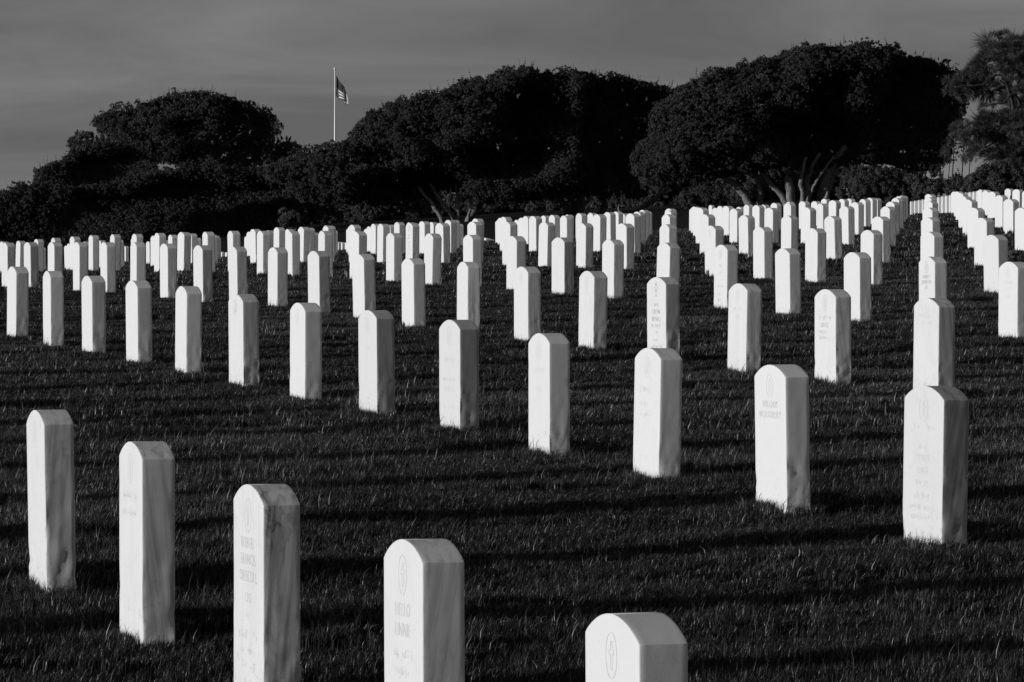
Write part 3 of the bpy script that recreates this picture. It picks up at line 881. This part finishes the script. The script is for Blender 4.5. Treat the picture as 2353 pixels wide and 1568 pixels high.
def limb(name, pts, radii, parent, seg=9, seed=0, bark=None):
    r = np.random.default_rng(seed)
    P_ = [np.array(p, float) for p in pts]
    # resample with a smooth curve and a little wander
    fine, rad = [], []
    for i in range(len(P_) - 1):
        p0, p1, p2, p3 = P_[max(i - 1, 0)], P_[i], P_[i + 1], P_[min(i + 2, len(P_) - 1)]
        for s in np.linspace(0, 1, 6)[:-1]:
            q = .5 * ((2 * p1) + (p2 - p0) * s + (2 * p0 - 5 * p1 + 4 * p2 - p3) * s * s + (3 * p1 - p0 - 3 * p2 + p3) * s ** 3)
            fine.append(q + r.normal(0, .02, 3)); rad.append(radii[i] + (radii[i + 1] - radii[i]) * s)
    fine.append(P_[-1]); rad.append(radii[-1])
    V, Fc = [], []
    for i, q in enumerate(fine):
        t = fine[min(i + 1, len(fine) - 1)] - fine[max(i - 1, 0)]
        t /= np.linalg.norm(t) + 1e-9
        a = np.cross(t, [0, 1, 0.01]); a /= np.linalg.norm(a) + 1e-9
        b = np.cross(t, a)
        for k in range(seg):
            w = 2 * math.pi * k / seg
            rr = rad[i] * (1 + .12 * math.sin(3 * w + i * .7) + r.normal(0, .04))
            V.append(q + (a * math.cos(w) + b * math.sin(w)) * rr)
    for i in range(len(fine) - 1):
        for k in range(seg):
            Fc.append((i * seg + k, i * seg + (k + 1) % seg, (i + 1) * seg + (k + 1) % seg, (i + 1) * seg + k))
    Fc.append(tuple(range(seg))[::-1]); Fc.append(tuple((len(fine) - 1) * seg + k for k in range(seg)))
    V = np.array(V) - np.array(parent.location)
    return obj(name, mesh_from(name, V, Fc, [bark or M_BARK], True), parent)

def tree(name, x, d, label, stems=(), cat='tree', group='trees behind the cemetery', bark=None):
    X = (x - CX) / F * d
    e = empty(name, (X, d, gz(X, d)))
    tag(e, label, cat, group)
    for i, (pl, radii) in enumerate(stems):
        pp = []
        for q in pl:
            dd = d + (q[2] if len(q) > 2 else 0)
            w = pix(q[0], q[1], dd)
            pp.append(w)
        pp[0].z = min(pp[0].z, gz(pp[0].x, pp[0].y) - .2)
        limb('trunk' if i == 0 else 'stem', pp, [q * .78 for q in radii], e, seed=i, bark=bark)
    return e

def z2(zx, zy): return (658.8 + zx * .36, 112.9 + zy * .36)
def z3(zx, zy): return (1411.8 + zx * .4, 56.5 + zy * .4)
def z1(zx, zy): return (zx * .332, 141.2 + zy * .332)

# large right-hand tree
DR = 226
t = tree('cypress_tree', 1820, DR, 'largest dome-shaped tree with many pale stems, right of center', [
    ([z3(1020, 1070), z3(1010, 990), z3(1000, 900), z3(990, 780)], [.42, .34, .3, .2]),
    ([z3(1000, 1070), z3(960, 985), z3(880, 900), z3(800, 790), z3(660, 660)], [.24, .2, .17, .13, .08]),
    ([(*z3(1075, 1070), -1), (*z3(1082, 980), -1), (*z3(1070, 900), -1), (*z3(1100, 760), -1)], [.2, .16, .15, .1]),
    ([(*z3(1100, 1070), .5), (*z3(1110, 970), .5), (*z3(1112, 880), .4), (*z3(1180, 740), 0)], [.26, .22, .2, .12]),
    ([(*z3(1095, 1060), -.5), (*z3(1130, 960), -.8), (*z3(1172, 880), -1), (*z3(1260, 760), -1)], [.13, .11, .09, .06]),
    ([(*z3(1200, 1070), 1), (*z3(1205, 960), 1), (*z3(1240, 860), 1), (*z3(1330, 700), 1)], [.5, .45, .4, .25]),
    ([(*z3(800, 1080), 0), (*z3(745, 985), 0), (*z3(670, 905), 0), (*z3(560, 830), -.5), (*z3(430, 720), -1)], [.3, .26, .22, .16, .1]),
    ([(*z3(838, 1080), .5), (*z3(835, 960), .5), (*z3(820, 880), .5), (*z3(770, 760), .5)], [.24, .2, .16, .1]),
    ([(*z3(1195, 1050), -1.2), (*z3(1225, 960), -1.2)], [.2, .08]),
])
crown('crown', [z3(*p) for p in [(95, 770), (118, 700), (200, 640), (205, 520), (270, 450), (330, 380), (450, 312), (600, 262), (680, 242), (800, 207), (900, 187), (970, 153), (1100, 124), (1270, 122), (1400, 97), (1440, 102), (1500, 136), (1560, 112), (1620, 152), (1700, 167), (1780, 182), (1870, 207), (1930, 242), (1985, 275), (2020, 380), (2030, 480), (2000, 600), (1960, 700), (1930, 800), (1840, 850), (1700, 835), (1560, 800), (1380, 810), (1200, 835), (1000, 840), (840, 850), (700, 870), (560, 890), (400, 880), (250, 945), (160, 925), (110, 840)]],
      DR, cyp_lib, 5, clump=.2, spacing=.25, tufts=6, depth=.95, tscale=.52, seed=3, lee=(z3(1660, 0)[0], .9), parent=t, hollows=[(*z3(1800, 560), 125.0, 130.0, 8.5), (*z3(1180, 660), 104.0, 60.0, 4.5), (*z3(1230, 420), 48.0, 48.0, 2.5), (*z3(1780, 260), 80.0, 28.0, 2.5)])

# center tree
DC = 232
t = tree('cypress_tree', 1090, DC, 'wide dome-shaped tree with leaning pale stems, center of the treeline', [
    ([z2(1150, 1200), z2(1165, 1090), z2(1210, 990), z2(1240, 860)], [.34, .3, .24, .14]),
    ([(*z2(1010, 1200), -.5), (*z2(985, 1080), -.5), (*z2(925, 990), -.5), (*z2(840, 880), -.5)], [.2, .17, .14, .1]),
    ([(*z2(1090, 1200), 0), (*z2(1068, 1085), 0), (*z2(985, 975), 0), (*z2(920, 860), 0)], [.2, .17, .14, .1]),
    ([(*z2(1100, 1190), 0), (*z2(1094, 1080), 0), (*z2(1090, 965), 0), (*z2(1090, 830), 0)], [.18, .15, .12, .08]),
    ([(*z2(1140, 1180), 0), (*z2(1158, 1080), -.8), (*z2(1172, 1020), -.8)], [.2, .15, .08]),
])
crown('crown', [z2(*p) for p in [(-170, 800), (-130, 740), (0, 685), (130, 652), (260, 632), (300, 627), (390, 572), (440, 482), (520, 412), (620, 342), (770, 312), (900, 282), (1030, 257), (1090, 212), (1180, 168), (1260, 190), (1330, 152), (1400, 120), (1500, 110), (1660, 132), (1700, 152), (1850, 134), (1920, 152), (1975, 145), (2020, 180), (2110, 160), (2200, 178), (2353, 217), (2500, 250), (2560, 380), (2480, 600), (2380, 800), (2280, 930), (2050, 940), (1900, 930), (1700, 950), (1560, 985), (1420, 1000), (1260, 985), (1150, 950), (1040, 900), (900, 940), (760, 1000), (600, 1010), (400, 1000), (250, 985), (90, 975), (10, 880), (-90, 850)]],
      DC, cyp_lib, 5, clump=.2, spacing=.25, tufts=6, depth=.9, tscale=.52, seed=8, lee=(z2(1850, 0)[0], .8), parent=t, maxd=4.8, hollows=[(*z2(1600, 450), 82.8, 82.8, 5.0), (*z2(860, 860), 93.6, 32.4, 4.0), (*z2(1400, 720), 93.6, 46.8, 5.0), (*z2(2200, 520), 125.0, 125.0, 8.0), (*z2(620, 700), 54.0, 21.6, 2.0)])
# its right-hand neighbour with black stems
t = tree('cypress_tree', 1330, 237, 'dark-stemmed tree merging into the right side of the center tree', [
    ([z2(1865, 1180), z2(1865, 1050), z2(1880, 950), z2(1900, 840)], [.4, .34, .3, .2]),
    ([(*z2(1830, 1180), .5), (*z2(1825, 1050), .5), (*z2(1820, 930), .5), (*z2(1800, 820), .5)], [.2, .18, .16, .1]),
    ([(*z2(1825, 1180), 0), (*z2(1790, 1050), 0), (*z2(1745, 950), 0), (*z2(1690, 860), 0)], [.3, .26, .22, .14]),
    ([(*z2(1960, 1180), 0), (*z2(2010, 1040), 0), (*z2(2060, 970), 0), (*z2(2140, 880), 0)], [.26, .2, .17, .12]),
    ([(*z2(2190, 1130), 0), (*z2(2260, 1020), 0), (*z2(2350, 960), 0), (*z2(2440, 880), 0)], [.26, .22, .18, .12]),
])
crown('crown', [z2(*p) for p in [(1560, 760), (1620, 660), (1740, 610), (1880, 600), (1990, 640), (2060, 760), (2180, 850), (2300, 880), (2300, 945), (2100, 955), (1900, 920), (1700, 965), (1600, 910), (1540, 840)]],
      238, cyp_lib, 5, clump=.2, spacing=.25, tufts=6, depth=.8, tscale=.52, seed=12, parent=t, hollows=[(*z2(2200, 600), 86.4, 86.4, 4.0)])

# left tree standing highest, behind
DL = 285
t = tree('broad_tree', 470, DL, 'tall loose-crowned tree with bare branches showing, left of the flagpole', [
    ([z1(1395, 860), z1(1390, 720), z1(1430, 600), z1(1480, 480)], [.4, .3, .22, .12]),
    ([(*z1(1390, 760), 0), (*z1(1330, 700), -1), (*z1(1240, 630), -1.5), (*z1(1110, 520), -2)], [.24, .18, .12, .06]),
    ([(*z1(1400, 720), 0), (*z1(1470, 620), -.5), (*z1(1560, 580), -1), (*z1(1700, 480), -1)], [.2, .15, .1, .05]),
    ([(*z1(1380, 700), 0), (*z1(1370, 570), -.8), (*z1(1420, 470), -1), (*z1(1400, 360), -1)], [.18, .13, .09, .05]),
    ([(*z1(1200, 720), 0), (*z1(1000, 600), 0), (*z1(820, 520), 0), (*z1(660, 440), 0)], [.2, .15, .1, .05]),
    ([(*z1(1100, 640), 0), (*z1(1010, 560), -1), (*z1(930, 470), -1), (*z1(800, 400), -1)], [.09, .07, .05, .03]),
], bark=M_BARK_D)
crown('crown', [z1(*p) for p in [(625, 430), (665, 382), (800, 330), (960, 305), (1040, 262), (1100, 240), (1230, 217), (1420, 205), (1520, 232), (1580, 250), (1660, 262), (1700, 295), (1850, 330), (1910, 385), (1930, 480), (1890, 560), (1900, 700), (1700, 760), (1400, 760), (1150, 720), (1000, 660), (880, 600), (800, 560), (740, 520), (680, 470)]],
      DL, leaf_lib, 5, clump=.2, spacing=.25, tufts=6, depth=.8, tscale=.52, seed=21, lee=(z1(1480, 0)[0], .8), hollows=[(*z1(1700, 520), 73.0, 59.8, 4.0), (*z1(1300, 470), 43.2, 19.9, 2.0)], parent=t, gaps=.13, fill=.35, maxd=4)
t = tree('broad_tree', 185, 288, 'small feathery tree at the left end of the tall loose-crowned tree', [
    ([z1(600, 800), z1(600, 680), z1(560, 590)], [.15, .1, .05]), ([(*z1(600, 720), 0), (*z1(680, 620), 0), (*z1(760, 540), 0)], [.1, .07, .04])], bark=M_BARK_D)
crown('crown', [z1(*p) for p in [(438, 575), (490, 520), (560, 492), (640, 505), (700, 540), (760, 520), (820, 560), (760, 640), (640, 660), (540, 640), (490, 600)]],
      288, leaf_lib, 5, clump=.42, spacing=.6, tufts=22, depth=.7, seed=22, parent=t, fill=.2, gaps=.1)
t = tree('broad_tree', 668, 290, 'small ragged tree between the tall left tree and the flagpole', [
    ([z1(2000, 800), z1(2000, 660), z1(1990, 600)], [.15, .1, .05])], bark=M_BARK_D)
crown('crown', [z1(*p) for p in [(1860, 640), (1900, 570), (1980, 532), (2040, 570), (2070, 605), (2122, 590), (2110, 640), (2050, 680), (2000, 780), (1880, 780)]],
      290, leaf_lib, 5, clump=.42, spacing=.6, tufts=26, depth=.7, seed=23, parent=t, fill=.4)
# dark mid-left tree
t = tree('cypress_tree', 240, 262, 'dark rounded tree in front of the tall loose-crowned left tree', [([(*z1(700, 1000), 2), (*z1(700, 840), 2), (*z1(720, 760), 2)], [.3, .24, .12])], bark=M_BARK_D)
crown('crown', [z1(*p) for p in [(225, 792), (290, 724), (370, 694), (450, 664), (490, 606), (600, 566), (700, 556), (830, 552), (930, 592), (1000, 640), (1080, 700), (1100, 800), (1000, 900), (700, 950), (350, 900), (240, 840)]],
      262, cyp_lib, 5, clump=.2, spacing=.25, tufts=6, depth=.8, tscale=.52, seed=31, parent=t, hollows=[(*z1(800, 760), 99.6, 39.8, 3.5)])
# long low tree mass on the left
t = tree('cypress_tree', 330, 245, 'long low spreading tree filling the left of the treeline', [
    ([(*z1(900, 1330), 3), (*z1(900, 1200), 3), (*z1(940, 1080), 3)], [.4, .34, .2]), ([(*z1(1500, 1330), 3), (*z1(1480, 1200), 3), (*z1(1420, 1080), 3)], [.35, .3, .2])], bark=M_BARK_D)
crown('crown', [z1(*p) for p in [(330, 905), (420, 872), (600, 856), (780, 832), (870, 792), (1000, 772), (1150, 752), (1300, 732), (1500, 722), (1650, 727), (1830, 740), (1960, 800), (2080, 950), (2120, 1130), (2060, 1210), (1700, 1240), (1300, 1250), (900, 1260), (500, 1260), (300, 1240), (240, 1080)]],
      245, cyp_lib, 5, clump=.2, spacing=.25, tufts=6, depth=.85, tscale=.52, seed=41, lump=.5, rag=.7, parent=t, maxd=4.2, hollows=[(*z1(700, 1120), 139.4, 66.4, 5.5), (*z1(1350, 1060), 149.4, 76.4, 6.0), (*z1(1850, 1080), 93.0, 76.4, 5.5)])
t = tree('cypress_tree', 60, 222, 'low slanting tree at the left edge of the picture', [([z1(100, 1330), z1(100, 1200), z1(110, 1050)], [.35, .3, .18])])
crown('crown', [z1(*p) for p in [(-420, 1000), (-260, 940), (-120, 920), (0, 900), (130, 857), (220, 842), (300, 846), (440, 862), (480, 960), (440, 1120), (400, 1250), (100, 1270), (-200, 1270), (-420, 1200)]],
      222, cyp_lib, 5, clump=.2, spacing=.25, tufts=6, depth=.8, tscale=.52, seed=42, lump=.5, rag=.7, parent=t, maxd=3.8)

# unseen tree added left of the frame to cast shade over the low trees
t = tree('cypress_tree', -700, 229, 'added unseen tree beyond the left edge, placed to shade the low trees', [([(-700, 580), (-700, 430), (-690, 300)], [.5, .4, .2])])
crown('crown', [(-1010, 390), (-960, 330), (-850, 275), (-700, 255), (-560, 265), (-460, 310), (-430, 370), (-470, 440), (-600, 500), (-800, 510), (-950, 450)],
      229, cyp_lib, 5, clump=.8, spacing=.8, tufts=30, depth=1.2, seed=43, parent=t, tscale=1.5, maxd=6)
# dark undergrowth closing the view between the trunks
HEDGE = [(560, 1000, 262, 440, 545), (900, 1320, 268, 430, 530), (1230, 1560, 264, 425, 520), (1480, 1800, 262, 378, 505), (1760, 2130, 264, 372, 490)]
WHERE = ['behind the left side of the center tree', 'behind the stems of the center tree', 'behind the dark-stemmed tree', 'left of the largest tree, in its shade', 'behind the largest tree']
for i, (xa, xb, d_, va, vb) in enumerate(HEDGE):
    r_ = np.random.default_rng(90 + i)
    xs_ = np.linspace(xa, xb, 14)
    up_ = [(x, va + r_.uniform(0, 14) + (25 if k in (0, 13) else 0)) for k, x in enumerate(xs_)]
    e = tree('undergrowth', (xa + xb) / 2, d_, 'dark undergrowth ' + WHERE[i], [([((xa + xb) / 2, vb + 10), ((xa + xb) / 2 + 4, va + 30)], [.2, .1])], 'undergrowth', 'undergrowth between the trunks')
    crown('foliage', up_ + [(xb, vb + 15), (xa, vb + 15)], d_, leaf_lib, 5, clump=.5, spacing=.62, tufts=26, depth=.6, seed=91 + i, parent=e, fill=.8, sprig=2)

# pine on the right edge
DP = 205
t = tree('pine_tree', 2395, DP, 'airy pine with needle clusters at the right edge', [
    ([z3(2420, 1010), z3(2420, 700), z3(2400, 400), z3(2330, 150), z3(2290, 70)], [.34, .28, .2, .12, .05]),
    ([(*z3(2410, 480), 0), (*z3(2320, 440), -.5), (*z3(2230, 450), -1), (*z3(2090, 470), -1)], [.12, .09, .06, .03]),
    ([(*z3(2400, 400), 0), (*z3(2250, 340), -.5), (*z3(2100, 350), -.8), (*z3(1950, 360), -1)], [.12, .09, .06, .03]),
    ([(*z3(2360, 260), 0), (*z3(2250, 240), -.5), (*z3(2120, 230), -.6)], [.09, .06, .03]),
    ([(*z3(2330, 150), 0), (*z3(2220, 130), 0), (*z3(2120, 80), 0)], [.08, .05, .03]),
    ([(*z3(2415, 680), 0), (*z3(2280, 660), -.5), (*z3(2130, 710), -.8)], [.1, .07, .04]),
    ([(*z3(2415, 560), 0), (*z3(2260, 560), .5), (*z3(2060, 570), .8)], [.1, .07, .04]),
], bark=M_BARK_D)
for i, (pl, cl_, sp_) in enumerate([
    ([(2085, 95), (2110, 52), (2180, 28), (2240, 60), (2300, 60), (2370, 55), (2440, 60), (2450, 160), (2380, 180), (2250, 150), (2130, 160), (2100, 130)], .42, .5),
    ([(2042, 220), (2075, 165), (2130, 160), (2250, 160), (2420, 180), (2440, 300), (2300, 300), (2160, 285), (2060, 265)], .42, .5),
    ([(1885, 355), (1960, 310), (2060, 280), (2180, 300), (2340, 310), (2440, 330), (2440, 420), (2300, 400), (2180, 430), (2060, 420), (1980, 425), (1900, 392)], .42, .5),
    ([(1985, 590), (2040, 530), (2150, 500), (2280, 520), (2430, 470), (2460, 640), (2350, 680), (2200, 650), (2060, 660), (1990, 640)], .42, .5),
    ([(2000, 700), (2090, 650), (2250, 660), (2440, 650), (2460, 840), (2300, 840), (2150, 800), (2060, 800)], .42, .52),
    ([(2080, 470), (2200, 440), (2320, 470), (2440, 440), (2440, 540), (2250, 545), (2120, 540)], .34, .6),
    ([(2060, 290), (2200, 270), (2420, 290), (2420, 350), (2200, 340)], .36, .5),
    ([(2180, 440), (2260, 400), (2440, 400), (2450, 520), (2300, 500)], .42, .5),
    ([(2060, 820), (2150, 780), (2300, 800), (2440, 780), (2450, 960), (2200, 960), (2090, 930)], .42, .5),
    ([(1870, 610), (1900, 575), (1945, 590), (1950, 640), (1900, 650)], .3, .45)]):
    crown('needle_mass', [z3(*p) for p in pl], DP + (i % 3 - 1) * .8, pine_lib, 4, clump=cl_, spacing=sp_, tufts=20, depth=1.0, seed=50 + i, parent=t, fill=.25, back=True, sprig=0, gaps=.05, tscale=.85)

# thin far trunks in the gap of sky
for i, (zx, za, zb, w) in enumerate([(1945, 690, 930, .07), (2000, 660, 960, .075), (2040, 690, 950, .06), (1922, 760, 930, .05)]):
    t = tree('slender_trunk', z3(zx, za)[0], 300, 'thin bare trunk against the sky right of the largest tree, %s of four' % ORD[i], [([z3(zx - 3, zb + 30), z3(zx, (za + zb) / 2), z3(zx + 2, za - 60)], [w, w * .8, w * .5])], group='thin trunks in the sky gap', bark=M_BARK_D)

# shrubs under and beside the right-hand trees
def shrub(outline, d, seed, label, library=None, nvar=5, clump=.42, fn=z3):
    pl = [fn(*p) for p in outline]
    x = sum(p[0] for p in pl) / len(pl)
    v = max(p[1] for p in pl)
    e = tree('shrub', x, d, label, [([(x, v + 12), (x + 2, (v + min(p[1] for p in pl)) / 2)], [.1, .05])], 'shrub', 'shrubs under the trees')
    crown('foliage', pl, d, library or leaf_lib, nvar, clump=clump, spacing=clump * 1.15, tufts=26, depth=.9, seed=seed, parent=e, fill=.6)
shrub([(1290, 1010), (1300, 900), (1370, 850), (1450, 860), (1540, 840), (1640, 860), (1660, 940), (1640, 1010)], 222, 61, 'low leafy shrub right of the pale stems of the largest tree')
shrub([(1640, 1010), (1660, 920), (1720, 880), (1800, 870), (1880, 870), (1890, 910), (1840, 960), (1800, 1010)], 221, 62, 'ragged shrub with branches reaching right toward the sky gap')
shrub([(1850, 985), (1880, 930), (1930, 900), (1935, 855), (1965, 850), (1990, 890), (2005, 960), (2000, 1000)], 240, 63, 'small dark pointed shrub in the sky gap')
shrub([(2020, 985), (2040, 900), (2100, 830), (2200, 810), (2300, 830), (2380, 800), (2430, 850), (2430, 985)], 196, 64, 'fine-leaved shrub below the pine at the right edge')
shrub([(-40, 1060), (-20, 1015), (30, 1010), (60, 1030), (90, 1060)], 226, 66, 'low grey shrub behind the right end of the center graves')
shrub([(330, 1060), (360, 1010), (430, 960), (520, 940), (600, 960), (640, 1010), (660, 1060)], 232, 65, 'low shrub in the shade left of the largest tree')
shrub([(0, 1160), (20, 1100), (60, 1070), (95, 1110), (110, 1160)], 205, 67, 'small sunlit dry shrub behind graves at center left', clump=.25, fn=z2)

# ------------------------------------------------------------------ flagpole and flag
DF = 330
base = pix(767.5, 420, DF); topp = pix(770, 163, DF)
zg = gz(base.x, DF)
fp = empty('flagpole', (topp.x, DF, zg))
tag(fp, 'tall white flagpole with a ball on top rising behind the trees', 'flagpole')
def lathe(name, prof, parent, mat, seg=14):
    V, Fc = [], []
    for (rr, z) in prof:
        for k in range(seg): V.append((rr * math.cos(2 * math.pi * k / seg), rr * math.sin(2 * math.pi * k / seg), z))
    for i in range(len(prof) - 1):
        for k in range(seg): Fc.append((i * seg + k, i * seg + (k + 1) % seg, (i + 1) * seg + (k + 1) % seg, (i + 1) * seg + k))
    return obj(name, mesh_from(name, V, Fc, [mat], True), parent)
hp = topp.z - zg
lathe('pole', [(.16, -.3), (.15, 0), (.075, hp * .6), (.05, hp), (.02, hp + .01)], fp, M_POLE)
lathe('finial_ball', [(.01, hp), (.07, hp + .03), (.11, hp + .12), (.07, hp + .22), (.01, hp + .25)], fp, M_POLE)
m, t_, b = new_mat('flag cloth')
uvn = N(t_, 'ShaderNodeUVMap'); sp = N(t_, 'ShaderNodeSeparateXYZ'); t_.links.new(uvn.outputs[0], sp.inputs[0])
m13 = N(t_, 'ShaderNodeMath', operation='MULTIPLY'); m13.inputs[1].default_value = 6.5
frc = N(t_, 'ShaderNodeMath', operation='FRACT'); gt = N(t_, 'ShaderNodeMath', operation='GREATER_THAN'); gt.inputs[1].default_value = .5
t_.links.new(sp.outputs[1], m13.inputs[0]); t_.links.new(m13.outputs[0], frc.inputs[0]); t_.links.new(frc.outputs[0], gt.inputs[0])
cu_ = N(t_, 'ShaderNodeMath', operation='LESS_THAN'); cu_.inputs[1].default_value = .42; t_.links.new(sp.outputs[0], cu_.inputs[0])
cv_ = N(t_, 'ShaderNodeMath', operation='GREATER_THAN'); cv_.inputs[1].default_value = .4615; t_.links.new(sp.outputs[1], cv_.inputs[0])
can = N(t_, 'ShaderNodeMath', operation='MULTIPLY'); t_.links.new(cu_.outputs[0], can.inputs[0]); t_.links.new(cv_.outputs[0], can.inputs[1])
mr = N(t_, 'ShaderNodeMapRange'); mr.inputs['To Min'].default_value = .03; mr.inputs['To Max'].default_value = .75; t_.links.new(gt.outputs[0], mr.inputs['Value'])
mm = N(t_, 'ShaderNodeMix', data_type='FLOAT'); t_.links.new(can.outputs[0], mm.inputs[0]); t_.links.new(mr.outputs[0], mm.inputs[2]); mm.inputs[3].default_value = .02
cc = N(t_, 'ShaderNodeCombineColor')
for k in range(3): t_.links.new(mm.outputs[0], cc.inputs[k])
t_.links.new(cc.outputs[0], b.inputs['Base Color']); b.inputs['Roughness'].default_value = .8
nu, nv = 26, 16
hoist, fly = 1.45, 2.4
V, UV, Fc = [], [], []
for i in range(nu + 1):
    u = i / nu
    for k in range(nv + 1):
        v = k / nv
        # the cloth sags away from the hoist and bunches in folds
        xx = .93 * (u ** .75) * (1 - .12 * math.sin(u * 9)) + .04 * math.sin(u * 14 + v * 2)
        zz = hoist * (v * (1 - .52 * u) - .62 * u ** .8 * 1.0 + .15 * u) - .05 * math.sin(u * 11 + v * 3)
        yy = .22 * math.sin(u * 10 + v * 1.2) * u ** .5 - .1 * u
        V.append((xx * 1.1, yy, zz * 1.12)); UV.append((u, v))
for i in range(nu):
    for k in range(nv): Fc.append((i * (nv + 1) + k, (i + 1) * (nv + 1) + k, (i + 1) * (nv + 1) + k + 1, i * (nv + 1) + k + 1))
fm_ = mesh_from('flag', V, Fc, [m], True)
uvl = fm_.uv_layers.new(name='UVMap')
li = np.zeros(len(fm_.loops), np.int32); fm_.loops.foreach_get('vertex_index', li)
uvl.data.foreach_set('uv', np.array(UV, np.float32)[li].ravel())
fz_ = pix(770, 221, DF).z
flag = obj('flag', fm_, None, (topp.x + .07, DF, fz_))
tag(flag, 'limp striped flag with a dark canton hanging on the flagpole', 'flag')
print('stones', n_stones)
